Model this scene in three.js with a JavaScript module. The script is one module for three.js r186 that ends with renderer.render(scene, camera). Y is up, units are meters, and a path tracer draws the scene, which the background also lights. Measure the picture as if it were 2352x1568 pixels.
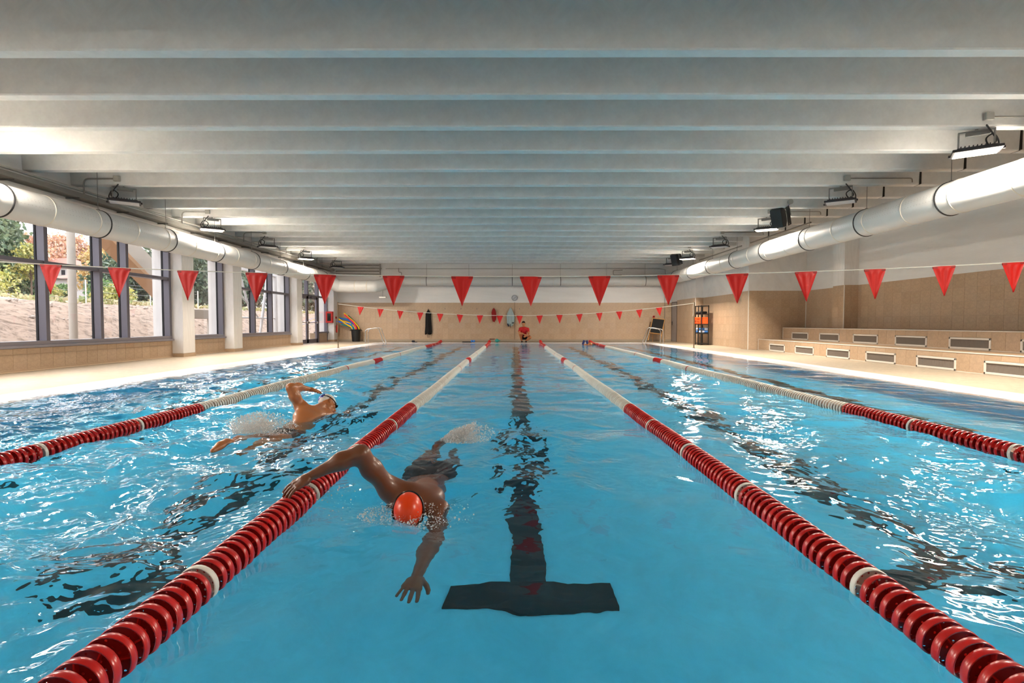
import * as THREE from 'three';
import { mergeGeometries, mergeVertices } from 'three/addons/utils/BufferGeometryUtils.js';
import { RoundedBoxGeometry } from 'three/addons/geometries/RoundedBoxGeometry.js';
import { MarchingCubes } from 'three/addons/objects/MarchingCubes.js';
import { RectAreaLightUniformsLib } from 'three/addons/lights/RectAreaLightUniformsLib.js';
import { createNoise2D, createNoise3D } from 'simplex-noise';

// ------------------------------------------------------------------ camera, sky, exposure
const scene = new THREE.Scene();
const camera = new THREE.PerspectiveCamera(2 * Math.atan(784 / 1200) * 180 / Math.PI, 2352 / 1568, 0.05, 400);
camera.position.set(0, 1.0, 0);
camera.rotation.order = 'YXZ';
camera.rotation.y = 0.143 * Math.PI / 180;
camera.rotation.x = -2.004 * Math.PI / 180;
scene.add(camera);

RectAreaLightUniformsLib.init();
const renderer = new THREE.WebGLRenderer({ antialias: true });
renderer.toneMapping = THREE.LinearToneMapping;
renderer.toneMappingExposure = 1.5 * 16;
renderer.shadowMap.enabled = true;

const SKY = 2.7 / 16;                 // bright overcast sky
const LAMP = 470 / 16;                 // radiance of a burning floodlight
const LAMP_COLOR = new THREE.Color().setRGB(1.0, 0.88, 0.74);
{
  const W = 256, H = 128, d = new Float32Array(W * H * 4);
  for (let j = 0; j < H; j++) for (let i = 0; i < W; i++) {
    const up = Math.max(0, (j + 0.5) / H * 2 - 1), o = (j * W + i) * 4;
    const g = 0.92 + 0.14 * up;    // overcast: a little brighter overhead
    d[o] = g * 0.97; d[o + 1] = g * 0.985; d[o + 2] = g * 1.04; d[o + 3] = 1;
  }
  const t = new THREE.DataTexture(d, W, H, THREE.RGBAFormat, THREE.FloatType);
  t.mapping = THREE.EquirectangularReflectionMapping; t.magFilter = THREE.LinearFilter; t.needsUpdate = true;
  scene.background = t; scene.backgroundIntensity = SKY; scene.environment = null;
}

// ------------------------------------------------------------------ helpers
function rng(seed) { let s = seed >>> 0; return () => { s = (s + 0x6d2b79f5) | 0; let t = Math.imul(s ^ (s >>> 15), 1 | s); t = (t + Math.imul(t ^ (t >>> 7), 61 | t)) ^ t; return ((t ^ (t >>> 14)) >>> 0) / 4294967296; }; }
const N2 = createNoise2D(rng(11)), N3 = createNoise3D(rng(12));
const V = (x, y, z) => new THREE.Vector3(x, y, z);
const clamp = THREE.MathUtils.clamp, lerp = THREE.MathUtils.lerp, smooth = THREE.MathUtils.smoothstep;
const used = {};
function numbered(n) { const k = used[n] = (used[n] ?? -1) + 1; return k ? n + '_' + String(k).padStart(3, '0') : n; }
function shadows(o) { o.castShadow = true; o.receiveShadow = true; return o; }
function tag(o, label, category, group, kind) {
  if (label) o.userData.label = label;
  if (category) o.userData.category = category;
  if (group) o.userData.group = group;
  if (kind) o.userData.kind = kind;
  return o;
}
function thing(name, label, category, [x, y, z] = [0, 0, 0], turn = 0, group) {
  const o = new THREE.Group(); o.name = numbered(name); o.position.set(x, y, z); o.rotation.y = turn; scene.add(o);
  return tag(o, label, category, group);
}
function structure(name, label) { const o = new THREE.Group(); o.name = numbered(name); scene.add(o); return tag(o, label, null, null, 'structure'); }
const partCount = new WeakMap();
function partName(parent, n) {
  if (!parent || parent === scene) return numbered(n);
  let m = partCount.get(parent); if (!m) partCount.set(parent, m = {});
  const k = m[n] = (m[n] ?? -1) + 1; return k ? n + '_' + String(k).padStart(3, '0') : n;
}
function obj(name, geo, mat, parent = scene, label) {
  const g = Array.isArray(geo) ? join(geo) : geo;
  const m = shadows(new THREE.Mesh(g, mat)); m.name = partName(parent, name); parent.add(m);
  if (label) m.userData.label = label;
  return m;
}
function group(name, parent) { const o = new THREE.Group(); o.name = partName(parent, name); parent.add(o); return o; }
function dup(root, [x, y, z], turn, label) {
  const r = root.clone(); r.name = numbered(root.name.replace(/_\d{3}$/, '')); scene.add(r);
  r.position.set(x, y, z); r.rotation.y = turn; r.userData = { ...root.userData };
  if (label) r.userData.label = label;
  return r;
}
function join(list) {
  const gs = list.flat(9).map((g) => { const q = g.index ? g.toNonIndexed() : g.clone(); for (const k of Object.keys(q.attributes)) if (!['position', 'normal', 'uv'].includes(k)) q.deleteAttribute(k);
    if (!q.attributes.uv) q.setAttribute('uv', new THREE.BufferAttribute(new Float32Array(q.attributes.position.count * 2), 2));
    if (!q.attributes.normal) q.computeVertexNormals(); return q; });
  return gs.length === 1 ? gs[0] : mergeGeometries(gs, false);
}
function put(g, x = 0, y = 0, z = 0, rx = 0, ry = 0, rz = 0) {
  return g.applyMatrix4(new THREE.Matrix4().compose(V(x, y, z), new THREE.Quaternion().setFromEuler(new THREE.Euler(rx, ry, rz, 'YXZ')), V(1, 1, 1)));
}
const box = (w, h, d, x = 0, y = 0, z = 0, rx = 0, ry = 0, rz = 0) => put(new THREE.BoxGeometry(w, h, d), x, y, z, rx, ry, rz);
const rbox = (w, h, d, r, x = 0, y = 0, z = 0, rx = 0, ry = 0, rz = 0, s = 2) => put(new RoundedBoxGeometry(w, h, d, s, r), x, y, z, rx, ry, rz);
const span = (x0, x1, y0, y1, z0, z1) => box(Math.abs(x1 - x0), Math.abs(y1 - y0), Math.abs(z1 - z0), (x0 + x1) / 2, (y0 + y1) / 2, (z0 + z1) / 2);
function rod(a, b, r, seg = 8, r2 = r) {
  const A = V(...a), B = V(...b), d = B.clone().sub(A), L = d.length();
  const g = new THREE.CylinderGeometry(r2, r, L, seg);
  return g.applyMatrix4(new THREE.Matrix4().compose(A.add(B).multiplyScalar(0.5), new THREE.Quaternion().setFromUnitVectors(V(0, 1, 0), d.normalize()), V(1, 1, 1)));
}
function tube(pts, r, seg = 40, rad = 8, closed = false, tension = 0.5) {
  return new THREE.TubeGeometry(new THREE.CatmullRomCurve3(pts.map((p) => V(...p)), closed, 'catmullrom', tension), seg, r, rad, closed);
}
// pipe along straight runs with rounded bends
function pipe(pts, r, bend = 0.1, rad = 8) {
  const path = new THREE.CurvePath(), P = pts.map((p) => V(...p)); let prev = P[0];
  for (let i = 1; i < P.length - 1; i++) {
    const a = P[i].clone().add(P[i - 1].clone().sub(P[i]).setLength(Math.min(bend, P[i].distanceTo(P[i - 1]) / 2)));
    const b = P[i].clone().add(P[i + 1].clone().sub(P[i]).setLength(Math.min(bend, P[i].distanceTo(P[i + 1]) / 2)));
    path.add(new THREE.LineCurve3(prev, a)); path.add(new THREE.QuadraticBezierCurve3(a, P[i], b)); prev = b;
  }
  path.add(new THREE.LineCurve3(prev, P[P.length - 1]));
  return new THREE.TubeGeometry(path, 14 * P.length, r, rad, false);
}
const M = {};
function mat(key, color, roughness = 0.6, extra = {}) {
  const m = new THREE.MeshPhysicalMaterial({ color: new THREE.Color(color), roughness, ...extra }); m.name = key; M[key] = m; return m;
}
// a colour map of fine grain round white, so that paint and stone are not dead even
function grain(size, seed, amount, scale, tint = [1, 1, 1], stretch = [1, 1]) {
  const d = new Uint8Array(size * size * 4), r = rng(seed), n = createNoise2D(rng(seed + 1)), n4 = createNoise3D(rng(seed + 2));
  const per = (x, y, s) => { // periodic noise by a torus
    const a = x / size * 2 * Math.PI, b = y / size * 2 * Math.PI; return n4(Math.cos(a) * s * stretch[0] + 7.1, Math.sin(a) * s * stretch[0] + Math.cos(b) * s * stretch[1], Math.sin(b) * s * stretch[1]); };
  for (let j = 0; j < size; j++) for (let i = 0; i < size; i++) {
    const v = 0.5 * per(i, j, scale) + 0.3 * per(i, j, scale * 3.1) + 0.4 * (r() - 0.5), o = (j * size + i) * 4;
    for (let c = 0; c < 3; c++) d[o + c] = clamp(255 * (0.96 + amount * v * tint[c]), 0, 255);
    d[o + 3] = 255;
  }
  const t = new THREE.DataTexture(d, size, size); t.wrapS = t.wrapT = THREE.RepeatWrapping; t.magFilter = THREE.LinearFilter; t.colorSpace = THREE.SRGBColorSpace; t.needsUpdate = true;
  return t;
}
function rep(t, x, y) { const c = t.clone(); c.repeat.set(x, y); c.needsUpdate = true; return c; }
const gPaint = grain(256, 21, 0.035, 0.8), gStone = grain(256, 31, 0.10, 1.1), gTile = grain(256, 41, 0.07, 0.9);
// paint, stone, metal
mat('wallWhite', '#eceae8', 0.75, { map: gPaint });
mat('ceilingPaint', '#dcdcdb', 0.8, { map: gPaint });
mat('deckStone', '#a99b87', 0.5, { map: gStone });
mat('grout', '#a08c74', 0.85);
for (let i = 0; i < 4; i++) mat('tile' + i, ['#c3a78a', '#c6aa8d', '#c0a487', '#c4a98e'][i], 0.38, { map: gTile });
mat('copingWhite', '#e9e5e1', 0.35);
mat('slopeTile', '#cfd0d6', 0.25);
mat('trimWhite', '#e0d9cf', 0.4);
mat('frameGrey', '#6d6a74', 0.42, { metalness: 0.25 });
mat('gasket', '#0c0d12', 0.6);
mat('sillGrey', '#8a858c', 0.4, { metalness: 0.2 });
mat('glass', '#ffffff', 0.02, { transmission: 1, thickness: 0, ior: 1.5 });
mat('poolLiner', '#9ae2fb', 0.6, { map: gPaint });
mat('lineBlack', '#04070d', 0.5);
mat('ductWhite', '#c9c9c7', 0.42);
mat('ductSeam', '#cfc8ba', 0.35);
mat('rubberBlack', '#101216', 0.55);
mat('steel', '#b9b8b6', 0.22, { metalness: 0.9 });
mat('galvanised', '#7c7c7b', 0.45, { metalness: 0.5 });
mat('conduitGrey', '#8b8882', 0.5);
mat('boxGrey', '#a5a29c', 0.5);
mat('blackPlastic', '#0e0e10', 0.45);
mat('dark', '#1a1714', 0.8);
mat('red', '#c41a10', 0.45);
mat('cord', '#ece7da', 0.6);
// ------------------------------------------------------------------ pool basin, water, deck
const DECK = 0.02, BACK = -28.4, FRONT = 3.0;
const PX0 = -6.45, PX1 = 6.5, PZ0 = -1.0, PZ1 = -25.85;      // waterline
// strips between successive profile points [distance out from the waterline, height], mitred round the pool
function ring(profile) {
  const p = [], uv = [];
  const corner = (o, k) => [[PX0 - o, PZ0 + o], [PX1 + o, PZ0 + o], [PX1 + o, PZ1 - o], [PX0 - o, PZ1 - o]][k];
  for (let i = 0; i < profile.length - 1; i++) {
    const [o0, y0] = profile[i], [o1, y1] = profile[i + 1];
    for (let k = 0; k < 4; k++) {
      const a = corner(o0, k), b = corner(o0, (k + 1) % 4), c = corner(o1, (k + 1) % 4), d = corner(o1, k);
      const q = [[a[0], y0, a[1]], [b[0], y0, b[1]], [c[0], y1, c[1]], [d[0], y1, d[1]]];
      for (const t of [[0, 2, 1], [0, 3, 2]]) for (const s of t) { p.push(...q[s]); uv.push(q[s][0] + q[s][1], q[s][2] + q[s][1]); }
    }
  }
  const g = new THREE.BufferGeometry();
  g.setAttribute('position', new THREE.Float32BufferAttribute(p, 3)); g.setAttribute('uv', new THREE.Float32BufferAttribute(uv, 2));
  g.computeVertexNormals(); return g;
}
const FLOOR_NEAR = -1.28, FLOOR_FAR = -1.6;
const floorY = (z) => lerp(FLOOR_NEAR, FLOOR_FAR, (PZ0 - z) / (PZ0 - PZ1));
const basin = structure('pool_basin', 'light blue pool basin with five black lane lines on its floor');
{
  const x0 = PX0 + 0.12, x1 = PX1 - 0.12, z0 = PZ0 - 0.12, z1 = PZ1 + 0.12;
  const g = new THREE.PlaneGeometry(x1 - x0, z0 - z1, 1, 1); g.rotateX(-Math.PI / 2); g.translate((x0 + x1) / 2, 0, (z0 + z1) / 2);
  const P = g.attributes.position; for (let i = 0; i < P.count; i++) P.setY(i, floorY(P.getZ(i)));
  g.computeVertexNormals(); const U = g.attributes.uv; for (let i = 0; i < U.count; i++) U.setXY(i, P.getX(i), P.getZ(i));
  obj('pool_floor', g, M.poolLiner, basin);
  obj('pool_wall', ring([[-0.12, -1.75], [-0.12, -0.04]]), M.poolLiner, basin);
  const tilt = Math.atan2(FLOOR_FAR - FLOOR_NEAR, PZ0 - PZ1);
  const strip = (xa, xb, za, zb) => { const L = Math.abs(zb - za) / Math.cos(tilt), zc = (za + zb) / 2; return box(xb - xa, 0.008, L, (xa + xb) / 2, floorY(zc) + 0.004, zc, tilt); };
  for (const c of [-5.0, -2.37, 0.09, 2.56, 5.12]) {
    const line = obj('lane_line', strip(c - 0.115, c + 0.115, -3.1, -23.75), M.lineBlack, basin);
    for (const z of [-3.0, -23.85]) obj('cross_bar', strip(c - 0.5, c + 0.5, z + 0.115, z - 0.115), M.lineBlack, line);
  }
}
const edge = structure('trim_1', 'white overflow edge running all round the pool');
obj('sloping_tiles', ring([[-0.12, -0.04], [-0.1, -0.006], [0, 0.0], [0.32, 0.018]]), M.slopeTile, edge);
obj('overflow_grating', ring([[0.32, 0.018], [0.33, 0.024], [0.55, 0.024], [0.56, 0.005]]), M.copingWhite, edge);
const floor = structure('floor', 'smooth beige stone deck round the pool');
{
  const s = new THREE.Shape([[-10.6, -FRONT - 0.3], [11.3, -FRONT - 0.3], [11.3, 28.9], [-10.6, 28.9]].map(([x, y]) => new THREE.Vector2(x, y)));
  const o = 0.57, h = new THREE.Path([[PX0 - o, -PZ0 - o], [PX0 - o, -PZ1 + o], [PX1 + o, -PZ1 + o], [PX1 + o, -PZ0 - o]].map(([x, y]) => new THREE.Vector2(x, y)));
  s.holes.push(h);
  const g = new THREE.ExtrudeGeometry(s, { depth: 0.3, bevelEnabled: false }); g.rotateX(-Math.PI / 2); g.translate(0, DECK - 0.3, 0);
  obj('deck', g, M.deckStone, floor);
  obj('gutter', ring([[0.56, 0.005], [0.57, -0.25], [0.3, -0.25], [0.3, 0.0]]), M.dark, floor);
}

// water: a closed body, its top a fine grid of waves, its sides and bottom inside the basin's walls and floor
const WX0 = PX0 - 0.12, WX1 = PX1 + 0.12, WZ0 = PZ0 + 0.12, WZ1 = PZ1 - 0.12;
const bumpsAt = [ // where swimmers churn the water: x, z, reach, strength
  [-0.6, -3.25, 0.7, 0.95], [-0.3, -4.6, 0.9, 0.9], [-0.45, -2.6, 0.35, 0.6], [-2.25, -5.4, 1.3, 0.9], [-2.3, -4.4, 1.2, 0.9], [0.05, -3.3, 0.5, 0.75], [0.1, -4.9, 0.45, 1.0], [-2.4, -3.0, 1.3, 0.7], [-2.6, -2.1, 1.0, 0.6], [2.6, -2.3, 0.9, 0.75], [2.4, -3.0, 0.8, 0.6], [0.05, -3.9, 0.45, 0.95], [-2.3, -1.75, 1.0, 0.7], [-1.6, -2.2, 0.5, 0.4], [-4.6, -5.5, 1.8, 0.5], [-5, -8.5, 2.0, 0.4]];
function chop(x, z) {
  let a = 0.16 + 0.62 * smooth(-x, 1.1, 2.6) + 0.4 * smooth(x, 1.35, 2.2) * (1 - smooth(x, 3.6, 4.4));
  a += 0.14 * smooth(-z, 3.0, 6);
  for (const [bx, bz, r, s] of bumpsAt) { const d = ((x - bx) ** 2 + (z - bz) ** 2) / (r * r); if (d < 6) a += s * Math.exp(-d * 1.2); }
  a *= 1 + 0.35 * N2(x * 0.35 + 3, z * 0.35);
  a *= 1 - 0.5 * smooth(-z, 11, 22);
  return clamp(a, 0.05, 1.25);
}
const OCT = [[1.15, 0.045], [0.55, 0.055], [0.27, 0.085], [0.135, 0.085], [0.07, 0.06]];  // wavelength, slope
function waveHeight(x, z, step) {
  const a = chop(x, z); let h = 0;
  const wx = x + 0.09 * N2(x * 1.3 + 40, z * 1.3), wz = z + 0.09 * N2(x * 1.3, z * 1.3 + 70);
  for (let k = 0; k < OCT.length; k++) {
    const [L, s] = OCT[k]; const fade = smooth(L, 2.2 * step, 4.5 * step); if (!fade) continue;
    const n = N3(wx / L * 0.8 + k * 17, wz / L * 0.8 - k * 9, k * 3.3);
    const r = k < 1 ? n : 0.55 * n + 0.9 * (0.45 - Math.sqrt(0.014 + N3(wx / L * 0.62 - k * 5, wz / L * 0.62 + k * 13, k * 7.7) ** 2));
    h += r * L * s * 0.55 * fade * (k > 2 ? Math.min(1, a) : 1);
  }
  h *= a * 1.6;
  const e = Math.min(x - PX0, PX1 - x, PZ0 - z + 3, z - PZ1);
  return h * (0.08 + 0.92 * smooth(e, 0.0, 0.6));
}
const water = structure('water', 'clear rippled turquoise water filling the pool');
{
  const xs = [], zs = []; for (let i = 0; i <= 500; i++) xs.push(lerp(WX0, WX1, i / 500));
  for (let z = WZ0; z > WZ1;) { zs.push(z); z -= Math.max(0.014, 0.0062 * -z); } zs.push(WZ1);
  const nx = xs.length, nz = zs.length, p = new Float32Array(nx * nz * 3), n = new Float32Array(nx * nz * 3), uv = new Float32Array(nx * nz * 2), idx = new Uint32Array((nx - 1) * (nz - 1) * 6);
  const H = new Float32Array(nx * nz);
  for (let j = 0; j < nz; j++) { const step = Math.max(0.026, 0.0062 * -zs[j]); for (let i = 0; i < nx; i++) H[j * nx + i] = waveHeight(xs[i], zs[j], step); }
  for (let j = 0; j < nz; j++) for (let i = 0; i < nx; i++) {
    const o = j * nx + i, i0 = Math.max(0, i - 1), i1 = Math.min(nx - 1, i + 1), j0 = Math.max(0, j - 1), j1 = Math.min(nz - 1, j + 1);
    p.set([xs[i], H[o], zs[j]], o * 3);
    const dx = (H[j * nx + i1] - H[j * nx + i0]) / (xs[i1] - xs[i0]), dz = (H[j1 * nx + i] - H[j0 * nx + i]) / (zs[j1] - zs[j0]), l = Math.hypot(dx, dz, 1);
    n.set([-dx / l, 1 / l, -dz / l], o * 3); uv.set([(xs[i] - WX0) / (WX1 - WX0), (WZ0 - zs[j]) / (WZ0 - WZ1)], o * 2);
  }
  let c = 0;
  for (let j = 0; j < nz - 1; j++) for (let i = 0; i < nx - 1; i++) { const a = j * nx + i, b = a + 1, d = a + nx, e = d + 1; idx.set([a, b, d, b, e, d], c); c += 6; }
  const top = new THREE.BufferGeometry(); top.setAttribute('position', new THREE.BufferAttribute(p, 3)); top.setAttribute('normal', new THREE.BufferAttribute(n, 3)); top.setAttribute('uv', new THREE.BufferAttribute(uv, 2)); top.setIndex(new THREE.BufferAttribute(idx, 1));
  // skirt of the body: follows the rim of the grid down to the bottom
  const q = [], B = -1.8, rim = [];
  for (let i = 0; i < nx - 1; i++) rim.push([0 * nx + i, i + 1]); for (let j = 0; j < nz - 1; j++) rim.push([j * nx + nx - 1, (j + 1) * nx + nx - 1]);
  for (let i = nx - 1; i > 0; i--) rim.push([(nz - 1) * nx + i, (nz - 1) * nx + i - 1]); for (let j = nz - 1; j > 0; j--) rim.push([j * nx, (j - 1) * nx]);
  for (const [a, b] of rim) { const A = [p[a * 3], p[a * 3 + 1], p[a * 3 + 2]], C = [p[b * 3], p[b * 3 + 1], p[b * 3 + 2]], A0 = [A[0], B, A[2]], C0 = [C[0], B, C[2]]; q.push(...A, ...A0, ...C, ...C, ...A0, ...C0); }
  q.push(WX0, B, WZ0, WX0, B, WZ1, WX1, B, WZ0, WX1, B, WZ0, WX0, B, WZ1, WX1, B, WZ1);
  const side = new THREE.BufferGeometry(); side.setAttribute('position', new THREE.Float32BufferAttribute(q, 3)); side.setAttribute('uv', new THREE.Float32BufferAttribute(new Float32Array(q.length / 3 * 2), 2)); side.computeVertexNormals();
  const si = side.attributes.position.count; side.setIndex([...Array(si).keys()]);
  const body = mergeGeometries([top, side], false);
  // finer ripples as relief
  const S = 2048, d = new Float32Array(S * S * 4), MM = 0.001 / 0.04;
  for (let j = 0; j < S; j++) { const z = WZ0 + (WZ1 - WZ0) * (j + 0.5) / S;
    for (let i = 0; i < S; i++) { const x = WX0 + (WX1 - WX0) * (i + 0.5) / S, a = Math.min(1.1, chop(x, z)), far = smooth(-z, 4, 11);
      const wx = x + 0.03 * N2(x * 3, z * 3), wz = z + 0.03 * N2(x * 3 + 50, z * 3);
      let h = 4.2 * (0.4 - Math.abs(N2(wx / 0.21, wz / 0.15))) + 2.4 * N2(wx / 0.095 + 31, wz / 0.07) + 1.1 * N2(wx / 0.05, wz / 0.04 + 17);
      h *= Math.max(0, a - 0.12) * (1 - 0.5 * far);
      if (far > 0) h += far * a * (4.5 * N2(x / 0.5 + 9, z / 0.24) + 7 * N2(x / 1.1 + 4, z / 0.5));
      h = 0.5 + h * MM; const o = (j * S + i) * 4; d[o] = d[o + 1] = d[o + 2] = h; d[o + 3] = 1; } }
  const t = new THREE.DataTexture(d, S, S, THREE.RGBAFormat, THREE.FloatType); t.magFilter = THREE.LinearFilter; t.wrapS = t.wrapT = THREE.ClampToEdgeWrapping; t.needsUpdate = true;
  mat('water', '#ffffff', 0.0, { transmission: 1, thickness: 1.3, ior: 1.333, attenuationColor: new THREE.Color().setRGB(0.27, 0.82, 0.98), attenuationDistance: 3.4, bumpMap: t, bumpScale: 0.04 });
  const w = obj('water_body', body, M.water, water); w.castShadow = false;
}

// ------------------------------------------------------------------ ceiling
const ceiling = structure('ceiling', 'pale painted concrete ceiling of deep parallel ribs across the hall');
obj('slab', span(-10.7, 11.4, 4.85, 5.15, -28.8, 3.4), M.ceilingPaint, ceiling);
const ribZ = (n) => -(6.044 + 1.158 * n);
{
  const ribShape = (x0, x1) => { // trapezoid with eased lower corners, drawn in z, y
    const s = new THREE.Shape([[0.125, 0.76], [0.09, 0.02], [0.08, 0.0], [-0.08, 0.0], [-0.09, 0.02], [-0.125, 0.76]].map(([a, b]) => new THREE.Vector2(a, b)));
    const g = new THREE.ExtrudeGeometry(s, { depth: x1 - x0, bevelEnabled: false }); g.rotateY(Math.PI / 2); g.translate(x0, 4.1, 0); return g; };
  const main = ribShape(-10.22, 9.08), stub = ribShape(9.12, 10.9), joint = join([box(0.05, 0.74, 0.24, -10.25, 4.48, 0), box(0.04, 0.74, 0.22, 9.1, 4.48, 0)]);
  for (let n = -7; n <= 18; n++) {
    const z = ribZ(n) - 0.09;
    const r = obj('rib', main, M.ceilingPaint, ceiling); r.position.z = z;
    const e = obj('rib_end', stub, M.ceilingPaint, r);
    const k = obj('joint', joint, M.dark, r);
  }
}

// ------------------------------------------------------------------ walls
function tiles(parent, O, u, n, W, H, tw, th, most = 300, gap = 0.004) {
  const U = V(...u), Nn = V(...n), Y = V(0, 1, 0), q = new THREE.Quaternion().setFromRotationMatrix(new THREE.Matrix4().makeBasis(U, Y, Nn));
  const r = rng(Math.round(Math.abs(O[0] * 91 + O[2] * 37 + W * 11)) + 5), shared = {}, rest = []; let count = 0;
  const nu = Math.ceil(W / tw - 0.02), nv = Math.ceil(H / th - 0.02);
  for (let j = 0; j < nv; j++) for (let i = 0; i < nu; i++) {
    const w = Math.min(tw, W - i * tw), h = Math.min(th, H - j * th); if (w < 0.02 || h < 0.02) continue;
    const key = w.toFixed(3) + h.toFixed(3), g = shared[key] ??= (() => { const b = rbox(w - gap, h - gap, 0.01, 0.0015, 0, 0, 0, 0, 0, 0, 1); return b; })();
    const P = V(...O).addScaledVector(U, i * tw + w / 2).addScaledVector(Y, j * th + h / 2).addScaledVector(Nn, -0.005 + (r() - 0.5) * 0.0006), v = Math.floor(r() * 4);
    if (count++ < most) { const m = obj('tile', g, M['tile' + v], parent); m.position.copy(P); m.quaternion.copy(q); }
    else rest.push(g.clone().applyMatrix4(new THREE.Matrix4().compose(P, q, V(1, 1, 1))));
  }
  if (rest.length) tag(obj('tiles', rest, M.tile0, parent), null, null, null, 'stuff');
}
const TT = 2.2;                                               // top of the tiling
const wallBack = structure('wall_back', 'far wall, tan tiles below and white plaster above');
obj('plaster', span(-10.5, 11.3, TT - 0.09, 5.0, BACK, BACK - 0.3), M.wallWhite, wallBack);
obj('backing', span(-10.5, 11.3, -0.2, TT - 0.09, BACK - 0.008, BACK - 0.3), M.grout, wallBack);
tiles(wallBack, [-9.6, DECK + 0.1, BACK], [1, 0, 0], [0, 0, 1], 18.18, TT - 0.09 - DECK - 0.1, 0.303, 0.3, 300);
const skBack = structure('baseboard_back');
obj('cove', [span(-9.6, 8.58, DECK, DECK + 0.1, BACK + 0.012, BACK - 0.05), box(18.18, 0.02, 0.03, -0.51, DECK + 0.006, BACK + 0.02, 0.5)], M.deckStone, skBack);

const wallRight = structure('wall_right', 'right hand wall of tan tiles and white plaster with a deep seating alcove');
function rightBlock(x, z0, z1, depth = 0.5) { // block whose pool side is at x, from z0 (near) to z1 (far)
  obj('plaster', span(x, x + depth, TT, 5.0, z0, z1), M.wallWhite, wallRight);
  obj('backing', span(x + 0.008, x + depth, -0.2, TT, z0, z1), M.grout, wallRight);
}
rightBlock(8.58, -24.7, -27.45, 2.5); rightBlock(8.58, -28.36, -28.45, 2.5);
obj('plaster', span(8.58, 11, 2.12, 5.0, -27.45, -28.36), M.wallWhite, wallRight);
rightBlock(8.95, -20.0, -24.7, 2.2); rightBlock(8.7, -19.4, -20.0, 2.4); rightBlock(10.83, FRONT, -19.4, 0.4);
obj('plaster', span(10.38, 10.83, TT, 5.0, -16.47, -17.04), M.wallWhite, wallRight);
obj('backing', span(10.388, 10.83, 0, TT, -16.478, -17.032), M.grout, wallRight);
tiles(wallRight, [10.83, 0.84, -19.4], [0, 0, 1], [-1, 0, 0], 14.4, TT - 0.84, 0.34, 0.34, 190);
tiles(wallRight, [8.72, DECK, -19.4 + 0.004], [1, 0, 0], [0, 0, 1], 2.11, TT - DECK, 0.302, 0.3115, 56);
tiles(wallRight, [10.38, 0.84, -17.04], [0, 0, 1], [-1, 0, 0], 0.57, TT - 0.84, 0.285, 0.34, 8);
tiles(wallRight, [10.38, 0.84, -16.47 + 0.004], [1, 0, 0], [0, 0, 1], 0.45, TT - 0.84, 0.225, 0.34, 8);
const wallRightFar = structure('wall_right_far', 'far stretch of the right wall beside the shelf rack');
tiles(wallRightFar, [8.95, DECK, -24.7], [0, 0, 1], [-1, 0, 0], 4.7, TT - DECK, 0.3, 0.3115, 130);
tiles(wallRightFar, [8.58, DECK, -27.45], [0, 0, 1], [-1, 0, 0], 2.75, TT - DECK, 0.3056, 0.3115, 90);
tiles(wallRightFar, [8.58, DECK, -24.7 + 0.004], [1, 0, 0], [0, 0, 1], 0.37, TT - DECK, 0.37, 0.3115, 10);
tiles(wallRightFar, [8.7, DECK, -20.0], [0, 0, 1], [-1, 0, 0], 0.6, TT - DECK, 0.3, 0.3115, 20);
const cornerTrims = structure('trim_2', 'pale corner strips of the tiled pillars');
for (const [x, z, y0] of [[8.705, -19.395, DECK], [10.385, -16.465, 0.84], [8.585, -24.695, DECK], [10.82, -19.38, 0.84]]) obj('corner_strip', rbox(0.028, TT - y0, 0.028, 0.006, x, (TT + y0) / 2, z), M.trimWhite, cornerTrims);

const wallFront = structure('wall_front', 'white wall behind the near end of the pool');
obj('plaster', span(-10.6, 11.3, -0.2, 5.0, FRONT, FRONT + 0.3), M.wallWhite, wallFront);

// left wall: dwarf walls, lintel and columns
const GX = -10.1, COLX = -9.58;
const wallLeft = structure('wall_left', 'window wall with low tan tiled plinths and white columns');
obj('lintel', span(-10.45, -9.95, 3.3, 5.0, FRONT, BACK - 0.2), M.wallWhite, wallLeft);
function plinth(z0, z1, h = 0.5) {
  obj('backing', span(-10.35, -9.908, -0.2, h - 0.01, z0, z1), M.grout, wallLeft);
  tiles(wallLeft, [-9.9, DECK + 0.05, z0], [0, 0, -1], [1, 0, 0], z0 - z1, h - DECK - 0.06, 0.3, 0.3, 200);
}
plinth(-7.0, -15.14); plinth(-15.7, -17.9); plinth(-18.46, -23.18); plinth(-26.55, -27.8, 0.5);
obj('backing', span(-10.35, -9.9, -0.2, 0.49, FRONT, -7.0), M.tile0, wallLeft);
const columnLabel = ['white square column, nearest of the columns between the windows', 'white square column between the single tall pane and the far window', 'white square column beside the glazed double door', 'white pier carrying the red hose cabinet'];
[[-15.14, -15.7, COLX], [-17.9, -18.46, COLX], [-23.18, -23.74, COLX], [-27.8, BACK, -9.54]].forEach(([z0, z1, x], i) => {
  const c = structure('column', columnLabel[i]);
  obj('shaft', rbox(x + 10.45, 3.32, z0 - z1, 0.012, (x - 10.45) / 2, DECK + 0.1 + 1.66, (z0 + z1) / 2), M.wallWhite, c);
  obj('skirting', box(x + 10.45 + 0.01, 0.1, z0 - z1 + 0.02, (x - 10.45) / 2 + 0.005, DECK + 0.05, (z0 + z1) / 2), M.tile0, c);
});
const skLeft = structure('baseboard_left');
for (const [z0, z1] of [[FRONT, -15.14], [-15.7, -17.9], [-18.46, -23.18], [-26.55, -27.8]]) obj('cove', [span(-9.95, -9.885, DECK, DECK + 0.055, z0, z1), box(0.03, 0.016, z0 - z1, -9.875, DECK + 0.006, (z0 + z1) / 2, 0, 0, -0.5)], M.tile1, skLeft);

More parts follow.
